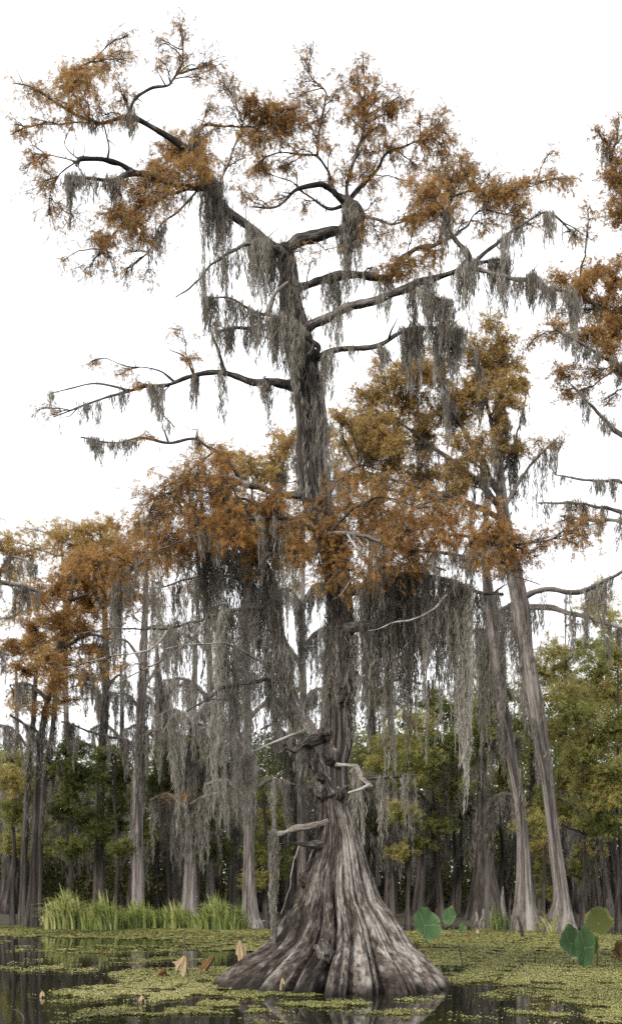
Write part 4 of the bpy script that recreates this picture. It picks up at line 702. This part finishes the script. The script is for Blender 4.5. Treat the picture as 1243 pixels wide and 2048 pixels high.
# tree at the right edge of the view, its trunk just outside
far_tree('bald_cypress_tree', 'big cypress at the right edge reaching in with rust-brown mossy boughs', [(1345, 1880, 60), (1345, 1820, 40), (1340, 1600, 24), (1335, 1300, 20), (1330, 1000, 17), (1320, 700, 13), (1310, 450, 8), (1300, 300, 4), (1295, 220, 2)], 40,
  [(1210, 282, 26, 22, .7), (1228, 345, 34, 44, .9), (1222, 432, 34, 24, .9), (1200, 540, 46, 24, 1.3), (1150, 580, 34, 20, 1.3), (1200, 612, 50, 26, 1.2), (1112, 652, 40, 18, .9), (1090, 672, 30, 12, .7), (1180, 662, 50, 30, 1.0), (1130, 782, 24, 22, .7), (1180, 752, 40, 24, .8), (1222, 702, 34, 30, .9), (1205, 800, 34, 18, .5), (1120, 880, 30, 18, .25), (1230, 560, 30, 40, 1.2), (1260, 400, 40, 60, 1), (1260, 640, 40, 60, 1), (1150, 1015, 40, 12, .3), (1195, 260, 20, 14, .4), (1270, 300, 40, 40, .8), (1330, 260, 50, 40, .9), (1390, 340, 50, 40, .9), (1370, 450, 60, 40, .9), (1430, 540, 60, 40, .9), (1390, 620, 60, 40, .9), (1440, 720, 60, 40, .8), (1340, 180, 40, 34, .7)], M_RUST,
  limbs=[((6, 2), (1310, 480), (1270, 420), (1230, 350), (1205, 290)), ((7, 2), (1322, 760), (1270, 680), (1200, 620), (1150, 585)), ((7, 2), (1325, 900), (1243, 870), (1190, 820), (1140, 770)), ((5, 2), (1322, 800), (1250, 740), (1180, 700), (1110, 655)), ((5, 1.5), (1330, 1010), (1243, 965), (1180, 960), (1110, 950)), ((6, 2), (1330, 1060), (1243, 1025), (1170, 1010), (1075, 1005)), ((6, 2), (1331, 1100), (1243, 1045), (1180, 1040), (1120, 1030)), ((6, 2), (1318, 640), (1370, 560), (1420, 540)), ((6, 2), (1325, 850), (1390, 760), (1450, 720)), ((5, 2), (1310, 450), (1350, 380), (1390, 340))], mosses=7, mlen=(.2, .8), mosslabel='short dark moss fringe on the boughs of the right edge cypress', size=.15, tone=.55, K=1.15, fill=1, depth_sd=.7)
# left edge pale crown and mossy bough
far_tree('bald_cypress_tree', 'pale pinkish cypress at the left edge with one long mossy bough', [(-70, 1850, 26), (-70, 1780, 15), (-66, 1500, 12), (-60, 1250, 9), (-50, 1120, 6), (-40, 1040, 2)], 47, [(25, 1100, 34, 32, .9), (-10, 1080, 40, 36, 1), (60, 1115, 26, 24, .6), (20, 1140, 36, 22, .5), (30, 1230, 30, 40, .25), (-20, 1200, 40, 50, .6)], M_GOLD, limbs=[((7, 3), (-60, 1250), (-20, 1170), (40, 1172), (80, 1185)), ((5, 2), (-15, 1170), (10, 1130), (25, 1115), (75, 1132)), ((5, 2), (-62, 1340), (-20, 1300), (20, 1310))], mosses=8, mlen=(.3, 1.4), mosslabel='moss on the long bough of the pale cypress at the left edge', size=.17)

# green broadleaf trees of the understorey
GT = [('small yellow-green tree with loose layered leaves right of the big trunk', 815, 54, [(780, 1480, 36, 30), (830, 1500, 50, 30), (820, 1560, 46, 24), (760, 1530, 36, 26), (830, 1440, 40, 24), (805, 1700, 36, 12), (835, 1680, 46, 14), (875, 1648, 46, 16), (800, 1620, 40, 20)]),
 ('small green tree between the lotus leaf and the wide dark cypress butt', 905, 56, [(900, 1480, 54, 32), (905, 1560, 50, 32), (860, 1530, 44, 26), (960, 1460, 50, 30), (880, 1420, 46, 26), (930, 1520, 44, 26), (890, 1600, 40, 18), (940, 1620, 36, 22)]),
 ('yellow-green tree topping the understorey beside the leaning cypress', 1000, 58, [(1000, 1390, 56, 34), (960, 1430, 50, 30), (1030, 1440, 46, 30), (980, 1350, 40, 30), (1000, 1500, 50, 30), (1010, 1560, 46, 26), (960, 1330, 30, 22)]),
 ('spreading green tree right of the leaning cypress with sunlit leaf tips', 1165, 50, [(1150, 1420, 56, 30), (1110, 1460, 36, 26), (1180, 1480, 60, 30), (1190, 1560, 56, 34), (1130, 1560, 40, 30), (1150, 1510, 50, 26), (1080, 1600, 36, 28), (1150, 1620, 44, 26), (1130, 1390, 40, 28), (1060, 1640, 30, 20)]),
 ('green tree at the right edge with drooping yellowish sprays over the water', 1235, 49, [(1215, 1385, 44, 40), (1225, 1460, 40, 34), (1225, 1540, 36, 34), (1215, 1640, 40, 30), (1180, 1650, 36, 24), (1240, 1590, 30, 40), (1190, 1340, 40, 28), (1230, 1310, 36, 28), (1200, 1600, 40, 22)]),
 ('pale young green tree glowing high behind the leaning cypress', 1130, 66, [(1130, 1330, 46, 34), (1180, 1300, 46, 34), (1220, 1240, 40, 40), (1090, 1350, 40, 34), (1150, 1370, 50, 30), (1200, 1200, 40, 40), (1100, 1300, 40, 30), (1060, 1340, 36, 30), (1230, 1290, 40, 40)]),
 ('mossy green bush tree at the left edge of the bank', 25, 54, [(20, 1560, 36, 30), (60, 1640, 44, 30), (30, 1620, 36, 30), (20, 1520, 34, 24), (70, 1580, 36, 28), (20, 1690, 34, 24), (80, 1700, 36, 22)]),
 ('yellow-green tree between the thin trunks and the dark straight cypress', 140, 53, [(100, 1530, 50, 30), (140, 1500, 50, 24), (150, 1570, 50, 36), (120, 1620, 44, 30), (170, 1640, 40, 30), (160, 1540, 44, 26), (140, 1690, 40, 24)]),
 ('leafy green tree right of the dark straight cypress above the grass', 232, 52.5, [(230, 1560, 48, 40), (225, 1648, 44, 24), (190, 1660, 30, 20), (240, 1610, 44, 28), (220, 1510, 44, 26), (250, 1690, 30, 18), (300, 1660, 26, 18)]),
 ('dull green tree in the middle of the wood behind the bell-footed cypress', 395, 55, [(330, 1530, 50, 34), (400, 1560, 50, 34), (350, 1610, 44, 28), (430, 1640, 36, 26), (370, 1490, 50, 30), (320, 1580, 40, 30), (450, 1580, 40, 30), (440, 1700, 30, 26)]),
 ('bright green bush low behind the big trunk left side', 530, 52, [(520, 1700, 30, 36), (545, 1640, 36, 30), (515, 1760, 30, 26), (560, 1720, 26, 30), (530, 1580, 40, 30)]),
 ('dark green tree filling the gap right of the big trunk', 745, 62, [(740, 1600, 36, 40), (760, 1660, 40, 36), (720, 1540, 40, 40), (770, 1560, 40, 36), (740, 1720, 30, 30), (720, 1660, 30, 40)]),
 ('bright small green bush between the two right cypress feet', 1085, 55, [(1085, 1730, 24, 24), (1075, 1690, 26, 22), (1090, 1780, 20, 18), (1165, 1740, 26, 24), (1185, 1700, 28, 22)])]
for lab, bx, Yd, bl in GT:
    far_tree('green_tree', lab, [(bx, 1852, 7), (bx, 1800, 4.5), (bx + 4, 1700, 3.5), (bx - 3, 1600, 3), (bx, 1500, 2.4), (bx, min(b_[1] for b_ in bl), 1)], Yd, [(*b_, 1.35) for b_ in bl], M_GREEN, M_DARKBARK, tm=LEAF, size=.19, per=5, twig=.010, depth_sd=1.2, tone=.66 if 'dark' not in lab and 'dull' not in lab else .36, flute=.05, group=None)

# the wood behind, which reads as one dark mass
def far_wood():
    g = Geo(); n = 190000
    x = rng.uniform(-30, 30, n) * 1.15; y = rng.uniform(63, 92, n)
    px = CX + x * FPX / y
    topz = np.interp(px, [-100, 0, 120, 260, 420, 560, 700, 900, 1000, 1100, 1243, 1400], [7.6, 7.8, 8.2, 8.6, 9.0, 10, 10.5, 10.5, 11.0, 12.5, 14, 14]) + 1.6 * snoise(np.stack([x, y, 0 * x], 1), 0.5, 5)
    z = rng.random(n) ** 0.8 * topz + 0.2
    P = np.stack([x, y, z], 1); keep = snoise(P, 0.8, 15) + 0.5 * snoise(P, 2.5, 16) > -0.14 - 0.75 * (z < 4.5)
    P = P[keep]; tone = np.clip(0.42 + 0.4 * snoise(P, 0.9, 17) + rng.normal(size=len(P)) * .15, 0, 1)
    scatter(g, P, rng.normal(size=P.shape) + np.array([0, 0, -.2]), 0.30 + 0.25 * rng.random(len(P)), LEAF[:12], tone)
    o = g.build('distant_wood', M_WOODGREEN, org=(0, 75, 0)); tag(o, 'dim green wood massed behind the cypress trunks', 'wood', kind='stuff')
    g = Geo(); mgx = rng.uniform(-16, 16, 240); my = rng.uniform(58, 68, 240); mz = rng.uniform(3.0, 7.5, 240)
    tops, lens = [], []
    for a, b_, c in zip(mgx, my, mz):
        k = 7; o_ = rng.normal(size=(k, 2)) * .25
        tops.append(np.stack([a + o_[:, 0], b_ + o_[:, 1], c + 0 * o_[:, 0]], 1)); lens.append((.8 + 2 * rng.random()) * (.4 + .6 * rng.random(k)))
    moss(g, np.concatenate(tops), np.concatenate(lens), fiber=.34, width=.02, r0=.08, dens=26, tone=.35)
    o = g.build('spanish_moss', M_BGMOSS, org=(0, 60, 0)); tag(o, 'dim moss veils hanging all through the wood behind the bank', 'moss', kind='stuff')
    g = Geo(); P = []; R = []
    for i in range(150):
        bx, by = rng.uniform(-26, 26), rng.uniform(59, 80); h = rng.uniform(4, 10); ln = rng.normal() * .9
        t = np.linspace(0, 1, 7)
        P.append(np.stack([bx + ln * t + .15 * np.sin(t * 6 + i), by + 0 * t, t * h - .1], 1)); R.append((.22 * rng.random() + .08) * (1.6 * np.exp(-t * 6) + 1 - .6 * t))
    tubes(g, np.array(P), np.array(R), 7, rng.random(len(P)))
    o = g.build('distant_trunks', M_DARKBARK, smooth=True, org=(0, 68, 0)); tag(o, 'dim crowd of far trunks in the wood behind the bank', 'wood', kind='stuff')
far_wood()

# ------------------------------------------------------------------ cypress knees on the right bank
kp = [(700 + 0, 0, 0)]
kn = [(993, 1845, 9, 60), (1006, 1848, 8, 75), (984, 1850, 7, 40), (1018, 1846, 6, 50), (965, 1852, 9, 34), (952, 1850, 7, 26), (1160, 1850, 5, 45), (1170, 1846, 5, 60), (1180, 1850, 6, 55), (1190, 1848, 5, 48), (1201, 1847, 6, 66), (1213, 1850, 6, 52), (1222, 1846, 5, 70), (1232, 1850, 6, 58), (1240, 1848, 5, 46), (885, 1850, 6, 24), (870, 1848, 7, 30), (1075, 1852, 5, 30), (1063, 1850, 5, 42), (1150, 1852, 5, 34)]
for i, (px, py, w, h) in enumerate(kn):
    Yk = FPX * EYE / (py - HY); kk = Yk / FPX; c = on_water(px, py)
    t = np.linspace(0, 1, 10); hh = h * kk
    P = np.stack([c[0] + .04 * np.sin(t * 5 + i), c[1] + 0 * t, -.15 + t * (hh + .15)], 1); R = w * kk * (0.55 + 0.9 * np.exp(-t * 5)) * np.sqrt(np.clip(1.02 - t ** 3, 0.02, 1)) * (1 + .12 * np.sin(t * 11 + i))
    g = Geo(); tubes(g, P[None], R[None], 10, [rng.random()])
    o = g.build('cypress_knee', M_BGBARK if i < 6 else M_DARKBARK, smooth=True)
    tag(o, 'grey cypress knee clustered by the bent grey cypress' if i < 6 or 17 <= i < 19 else ('dark cypress knee in the row beside the pale leaning cypress' if i not in (15, 16) else 'low cypress knee behind the upright lotus leaves'), 'cypress knee', 'cypress knees at the right bank')

# ------------------------------------------------------------------ tall marsh grass
def grass(label, cx, base_py, wpx, n, h0, h1, tone, spread=.5):
    Yk = FPX * EYE / (base_py - HY); kk = Yk / FPX; g = Geo()
    bx = (cx - CX) * kk + rng.normal(size=n) * wpx * .45 * kk; by = Yk + rng.random(n) * 1.6
    h = .86 * (h0 + (h1 - h0) * rng.random(n)) * np.clip(1.15 - 0.45 * np.abs(bx - (cx - CX) * kk) / (wpx * kk), .5, 1.2)
    az = rng.random(n) * 6.28; out = (0.12 + rng.random(n) ** 1.3 * spread * 1.25) * h
    N = 7; t = np.linspace(0, 1, N)[None]
    dx, dy = np.cos(az)[:, None], np.sin(az)[:, None]
    up = h[:, None] * (t * 1.3 - np.minimum(.62, .42 * (out / h / .3))[:, None] * t ** 3)
    P = np.stack([bx[:, None] + dx * out[:, None] * t ** 2.2, by[:, None] + dy * out[:, None] * t ** 2.2, up - .1], -1)
    wd = (0.018 + .024 * rng.random(n))[:, None] * np.clip(1.1 - t ** 1.6, .06, 1)
    sd = np.stack([-np.sin(az + .6), np.cos(az + .6), 0 * az], 1)[:, None]
    sd = sd * .6 + np.array([.6, 0, 0])
    A_, B_ = P - sd * wd[..., None], P + sd * wd[..., None]
    v = np.stack([A_, B_], 2).reshape(n, -1, 3)
    f = []
    for i in range(N - 1): f += [(2 * i, 2 * i + 1, 2 * i + 3), (2 * i, 2 * i + 3, 2 * i + 2)]
    f = np.array(f)[None] + (np.arange(n) * 2 * N)[:, None, None]
    tn = np.clip(tone + rng.normal(size=n) * .24, 0, 1)
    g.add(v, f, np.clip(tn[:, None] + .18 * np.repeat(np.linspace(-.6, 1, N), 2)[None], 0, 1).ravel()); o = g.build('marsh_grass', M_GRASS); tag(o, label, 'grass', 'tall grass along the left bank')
GR=0
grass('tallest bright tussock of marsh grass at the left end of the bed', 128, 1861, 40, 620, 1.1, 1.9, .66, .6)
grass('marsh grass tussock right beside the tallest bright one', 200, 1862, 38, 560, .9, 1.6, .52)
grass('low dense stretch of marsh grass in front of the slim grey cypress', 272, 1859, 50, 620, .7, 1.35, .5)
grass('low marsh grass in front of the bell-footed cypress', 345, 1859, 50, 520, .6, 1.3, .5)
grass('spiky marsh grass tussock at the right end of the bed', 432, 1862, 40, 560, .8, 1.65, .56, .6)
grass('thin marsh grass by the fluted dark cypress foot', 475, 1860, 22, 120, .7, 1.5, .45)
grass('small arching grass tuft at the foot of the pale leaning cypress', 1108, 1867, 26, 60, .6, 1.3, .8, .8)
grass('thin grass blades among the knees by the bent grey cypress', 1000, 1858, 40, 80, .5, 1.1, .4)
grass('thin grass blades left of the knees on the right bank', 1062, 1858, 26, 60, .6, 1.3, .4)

# ------------------------------------------------------------------ duckweed
def duck():
    g = Geo()
    blobs = [(60, 1862, 300, 9, 1.0), (320, 1868, 330, 11, .95), (470, 1890, 120, 14, .8), (230, 1900, 170, 10, .32), (330, 1925, 130, 10, .45), (420, 1958, 190, 22, .95), (520, 1985, 130, 12, .85), (250, 1985, 160, 16, .7), (110, 2000, 90, 12, .35), (230, 2026, 150, 12, .5), (120, 1940, 110, 10, .25), (60, 1900, 60, 6, .25), (430, 2020, 100, 12, .35), (30, 1960, 50, 8, .2), (20, 2010, 50, 10, .2),
             (900, 1872, 300, 9, 1.0), (1100, 1885, 300, 16, 1.0), (1000, 1915, 220, 22, .95), (1150, 1940, 200, 30, .95), (1000, 1955, 110, 18, .9), (1180, 1990, 140, 22, .8), (1120, 2020, 110, 16, .5), (880, 2000, 110, 6, .4), (800, 2026, 120, 6, .3), (900, 2040, 110, 6, .32), (1030, 1990, 90, 12, .55), (650, 2012, 90, 6, .4), (1220, 2030, 60, 18, .6), (560, 2020, 60, 6, .2)]
    def run(n, ylo, yhi, s0, s1):
        px = rng.uniform(-60, PW + 60, n); py = rng.uniform(ylo, yhi, n)
        m = np.zeros(n)
        for bx, by, rx, ry, a in blobs: m = np.maximum(m, a * np.clip(1.55 - ((px - bx) / rx) ** 2 - ((py - by) / ry) ** 2, 0, 1))
        Y = FPX * EYE / (py - HY); P = np.stack([(px - CX) * Y / FPX, Y, 0 * Y], 1)
        nz = 0.5 + 0.5 * snoise(P * np.array([1, .8, 1]), 1.3, 31, 4) + .25 * snoise(P * np.array([1, .5, 1]), 5.5, 33, 3)
        nz2 = 0.5 + .7 * snoise(P, 9, 34, 2)
        keep = (1 / (1 + np.exp(-(m * 1.25 - nz * .9 - .05) / .085)) > rng.random(n)) & (nz2 < .34 + .6 * m)
        # clear of the trunk foot
        P = P[keep]; Y = Y[keep]; n = len(P)
        d = np.hypot((P[:, 0] - (668 - CX) * k0) / 1.9, (P[:, 1] - Y0) / 1.65) > 1
        P = P[d]; n = len(P)
        s = (s0 + (s1 - s0) * rng.random(n)) * (P[:, 1] / 20) ** .7
        a0 = rng.random(n) * 6.28; th = a0[:, None] + np.arange(5) * 1.2566 + rng.normal(size=(n, 5)) * .25; rr = s[:, None] * (.6 + .7 * rng.random((n, 5)))
        v = np.stack([P[:, None, 0] + np.cos(th) * rr, P[:, None, 1] + np.sin(th) * rr * 1.25, .006 + rng.random((n, 1)) * .012 + rng.random((n, 5)) * .022], -1)
        f = np.array([(0, 1, 2), (0, 2, 3), (0, 3, 4)])[None] + (np.arange(n) * 5)[:, None, None]
        tn = np.clip(.5 + .3 * snoise(P, 1.1, 40) + rng.normal(size=n) * .2, 0, 1)
        g.add(v, f, np.repeat(tn, 5))
    run(330000, 1900, 2070, .008, .021); run(120000, 1846, 1905, .018, .045)
    o = g.build('duckweed', M_DUCK, org=(0, 0, 0)); tag(o, 'yellow-green duckweed floating in mats on the dark water', 'duckweed', kind='stuff')
duck()

# ------------------------------------------------------------------ lotus
def lotus_leaf(px, py, w, h, base_py, label, mat, cup=.25, yaw=0, fold=0, stem_dx=0, rag=.06, seed=0, rim=1.0, tilt=1.15, name='lotus_plant', kind='lotus', parent=None):
    Yk = FPX * EYE / (base_py - HY); kk = Yk / FPX
    c = W(px, py, Yk); foot = on_water(px + stem_dx, base_py)
    T = parent or thing(name, label, kind, tuple(foot))
    nr, nt_ = 8, 48; r = np.linspace(0, 1, nr + 1)[1:]; th = np.arange(nt_) / nt_ * 2 * np.pi
    rs = np.random.default_rng(seed + 900); ph = rs.random(6) * 6.28
    RR, TT = np.meshgrid(r, th, indexing='ij')
    edge = 1 + rag * (np.sin(TT * 5 + ph[0]) + .6 * np.sin(TT * 11 + ph[1]) + .3 * np.sin(TT * 23 + ph[4])) * RR ** 2
    x = np.cos(TT) * RR * edge; y = np.sin(TT) * RR * edge
    z = cup * 1.5 * RR ** 2 + .13 * np.sin(TT * 3 + ph[2]) * RR ** 2 + .08 * np.sin(TT * 7 + ph[3]) * RR ** 3 + .018 * np.abs(np.sin(TT * 10.5)) * RR
    if fold: z = z + fold * np.abs(x) ; x = x * (1 - .45 * abs(fold))
    v = np.stack([x * w / 2 * kk, y * h / 2 * kk / max(.35, math.sin(tilt)), z * (w + h) / 4 * kk], -1).reshape(-1, 3)
    v = np.vstack([[0, 0, 0], v])
    ct, st = math.cos(tilt), math.sin(tilt); v = np.stack([v[:, 0], v[:, 1] * ct + v[:, 2] * -st, v[:, 1] * st + v[:, 2] * ct], 1)
    cy, sy_ = math.cos(yaw), math.sin(yaw); v = np.stack([v[:, 0] * cy - v[:, 1] * sy_, v[:, 0] * sy_ + v[:, 1] * cy, v[:, 2]], 1)
    vein = np.abs(np.sin(TT * 10.5 + .2 * np.sin(TT * 3))) ** .5
    col = np.clip(.02 + .45 * vein ** .6 * (0.55 + .45 * RR) + rs.normal(size=RR.shape) * .03 + rim * .42 * np.clip((RR - .72) / .28, 0, 1) ** 1.5 * (.6 + .6 * np.sin(TT * 3 + ph[5])), 0, 1)
    f = []
    for j in range(nt_):
        j2 = (j + 1) % nt_; f.append((0, 1 + j, 1 + j2))
        for i in range(nr - 1):
            a, b_, c_, d_ = 1 + i * nt_ + j, 1 + (i + 1) * nt_ + j, 1 + (i + 1) * nt_ + j2, 1 + i * nt_ + j2
            f += [(a, b_, c_), (a, c_, d_)]
    g = Geo(); g.add(v + c, f, np.concatenate([[.75], col.ravel()])); g.build('leaf', mat, T, smooth=True)
    g = Geo(); t = np.linspace(0, 1, 10)[:, None]; S = foot * np.array([1, 1, 0]) - np.array([0, 0, .2]); bk = c + np.array([0, .02, -.01])
    M_ = (S + bk) / 2 + np.array([.06 * rs.normal(), .1, 0]); P = (1 - t) ** 2 * S + 2 * t * (1 - t) * M_ + t * t * bk
    tubes(g, P[None], np.full((1, 10), .011), 6, [.7]); g.build('stem', M_STALK, T, smooth=True)
    return T
lotus_leaf(850, 1852, 56, 66, 1900, 'large upright blue-green lotus leaf just right of the big trunk', M_LOTUS, .22, .35, 0, 14, .03, 1, .55, 1.15)
lotus_leaf(900, 1834, 27, 38, 1876, 'narrow upright green lotus leaf behind the large blue-green one', M_LOTUS, .25, -.5, 0, 6, .05, 2, .8, 1.25)
lotus_leaf(924, 1858, 15, 16, 1888, 'tiny low green lotus leaf beside the narrow upright one', M_LOTUS, .3, .2, 0, 4, .05, 3, .9, .9)
lotus_leaf(1196, 1848, 58, 54, 1932, 'yellowing lotus leaf with brown ragged rim standing above the leaf cluster', M_LOTUSY, .22, -.2, 0, -4, .05, 4, 1.0, .95)
lotus_leaf(1140, 1888, 58, 70, 1930, 'broad green lotus leaf with a wide pale rim in the right cluster', M_LOTUS, .20, .4, 0, 10, .06, 5, 1.9, 1.2)
lotus_leaf(1169, 1897, 52, 80, 1938, 'folded smooth green lotus leaf hanging in front of the pale-rimmed one', M_LOTUS, .15, -.2, .55, 4, .04, 6, .35, 1.35)
lotus_leaf(1192, 1894, 30, 44, 1936, 'small pale curled lotus leaf at the right of the folded one', M_LOTUSY, .3, -.7, .4, -3, .06, 8, .9, 1.3)
lotus_leaf(1232, 1911, 46, 40, 1942, 'brown withered lotus leaf at the right edge', M_DEADRED, .7, .3, .3, 2, .08, 7, .6, 1.2)

def dead_lotus(px, py, w, h, base_py, label, mat, seed, stem_top=None, stem_dx=0):
    "a dried leaf that has closed like an umbrella and hangs from its stem"
    w, h = w * .85, h * .8
    Yk = FPX * EYE / (base_py - HY); kk = Yk / FPX; c = W(px, py - h / 2, Yk); foot = on_water(px + stem_dx, base_py)
    T = thing('dead_lotus', label, 'dead lotus', tuple(foot)); rs = np.random.default_rng(seed)
    nr, nt_ = 9, 40; t = np.linspace(0, 1, nr); th = np.arange(nt_) / nt_ * 2 * np.pi; TT, TH = np.meshgrid(t, th, indexing='ij')
    ple = 1 + .30 * np.sin(TH * 5 + rs.random() * 6 + 2 * TT) * TT + .2 * np.sin(TH * 9 + rs.random() * 6) * TT + .3 * np.sin(TH + rs.random() * 6)
    prof = TT ** .55 * (1.08 - .2 * TT ** 3) + .03
    x = np.cos(TH) * prof * ple * w / 2 + (rs.normal() * .35 * w) * TT ** 1.5; y = np.sin(TH) * prof * ple * w * .35
    z = -TT * h * (1 + .38 * np.sin(TH * 1 + rs.random() * 6) * TT + .2 * np.sin(TH * 3 + rs.random() * 6) * TT + .12 * np.sin(TH * 7 + 1) * TT) 
    v = c + np.stack([x, y, z], -1).reshape(-1, 3) * kk
    f = []
    for i in range(nr - 1):
        for j in range(nt_):
            j2 = (j + 1) % nt_; a, b_, c_, d_ = i * nt_ + j, (i + 1) * nt_ + j, (i + 1) * nt_ + j2, i * nt_ + j2; f += [(a, b_, c_), (a, c_, d_)]
    col = np.clip(.55 + .3 * np.sin(TH * 7) * .6 + .25 * (TT - .5) + rs.normal(size=TT.shape) * .1, 0, 1)
    g = Geo(); g.add(v, f, col.ravel()); g.build('leaf', mat, T, smooth=True)
    g = Geo(); t = np.linspace(0, 1, 12)[:, None]; S = foot - np.array([0, 0, .2])
    top = c + np.array([0, 0, .01]) if stem_top is None else W(stem_top[0], stem_top[1], Yk)
    P = S + (top - S) * t + np.array([.03, 0, 0]) * np.sin(t * 3.1)
    if stem_top is not None: P = np.vstack([P, (top + c) / 2 + np.array([0, 0, .05]), c]); 
    tubes(g, P[None], np.full((1, len(P)), .009), 6, [.2]); g.build('stem', M_STALK, T, smooth=True)
dead_lotus(367, 1926, 28, 36, 1956, 'pale tan withered lotus leaf hanging like a closed umbrella', M_DEAD, 1, None, 10)
dead_lotus(427, 1922, 24, 28, 1950, 'reddish brown curled lotus leaf on a short stalk', M_DEADRED, 2, None, 2)
dead_lotus(328, 1944, 22, 20, 1956, 'low crumpled brown lotus leaf touching the duckweed', M_DEADRED, 3, None, 4)
dead_lotus(480, 1896, 22, 40, 1922, 'tall narrow straw-coloured dead lotus leaf left of the trunk foot', M_DEAD, 4, (482, 1873), 5)
dead_lotus(283, 1999, 16, 20, 2008, 'small tan dead lotus bud floating in the duckweed', M_DEAD, 5)
dead_lotus(84, 1988, 12, 14, 1996, 'tiny brown dead lotus bud on the dark open water', M_DEAD, 6)
dead_lotus(205, 1902, 10, 12, 1935, 'drooping lotus seed pod on a bent thin stalk', M_DEADRED, 7, (210, 1882), 12)
dead_lotus(564, 1964, 10, 22, 1999, 'thin orange dead leaf leaning at the front of the trunk foot', M_DEAD, 8)
dead_lotus(936, 1869, 6, 18, 1885, 'thin orange dried lotus bud beside the tiny green leaf', M_DEADRED, 9)
dead_lotus(955, 1862, 7, 8, 1878, 'small tan dried pod behind the tiny green leaf', M_DEAD, 10)
dead_lotus(90, 1838, 17, 26, 1858, 'yellow withered leaf at the left end of the grass bed', M_DEAD, 11)
dead_lotus(463, 1833, 9, 14, 1858, 'purplish brown pod against the right end of the grass', M_DEADRED, 12)

def stick(label, pts, r, mat=M_DARKBARK, name='dead_stick'):
    Yk = FPX * EYE / (pts[0][1] - HY); P = np.array([W(x, y, Yk - .3 * i / len(pts)) for i, (x, y) in enumerate(pts)]); P = np.vstack([P[0] - np.array([0, 0, .15]), P])
    P = catmull(P, 14); g = Geo(); tubes(g, P[None], np.linspace(r, r * .5, 14)[None], 6, [rng.random()]); o = g.build(name, mat, smooth=True); tag(o, label, 'stick')
stick('short dark broken post in the duckweed before the right cypress', [(1044, 1876), (1041, 1852), (1034, 1832)], .07)
stick('thin dark stick standing in the duckweed right of the trunk', [(926, 1936), (921, 1912), (917, 1888)], .02)
stick('thin bare stalk rising from the water before the grass', [(367, 1925), (370, 1880), (362, 1830)], .012, M_LIMB)
stick('fallen grey branch lying along the right end of the grass', [(475, 1853), (500, 1846), (530, 1842)], .04, M_PALE)
stick('pale forked twig lying in the duckweed at the lower right', [(1080, 2015), (1066, 2000), (1074, 1984)], .008, M_PALE)
stick('dark twig poking from the open water at the lower left', [(225, 2028), (234, 2022), (246, 2032)], .012)
stick('thin pale twig half sunk at the lower left corner', [(48, 2040), (40, 2026), (28, 2020)], .01, M_PALE)

for o in C.objects:
    if '_w' in o.keys(): del o['_w']
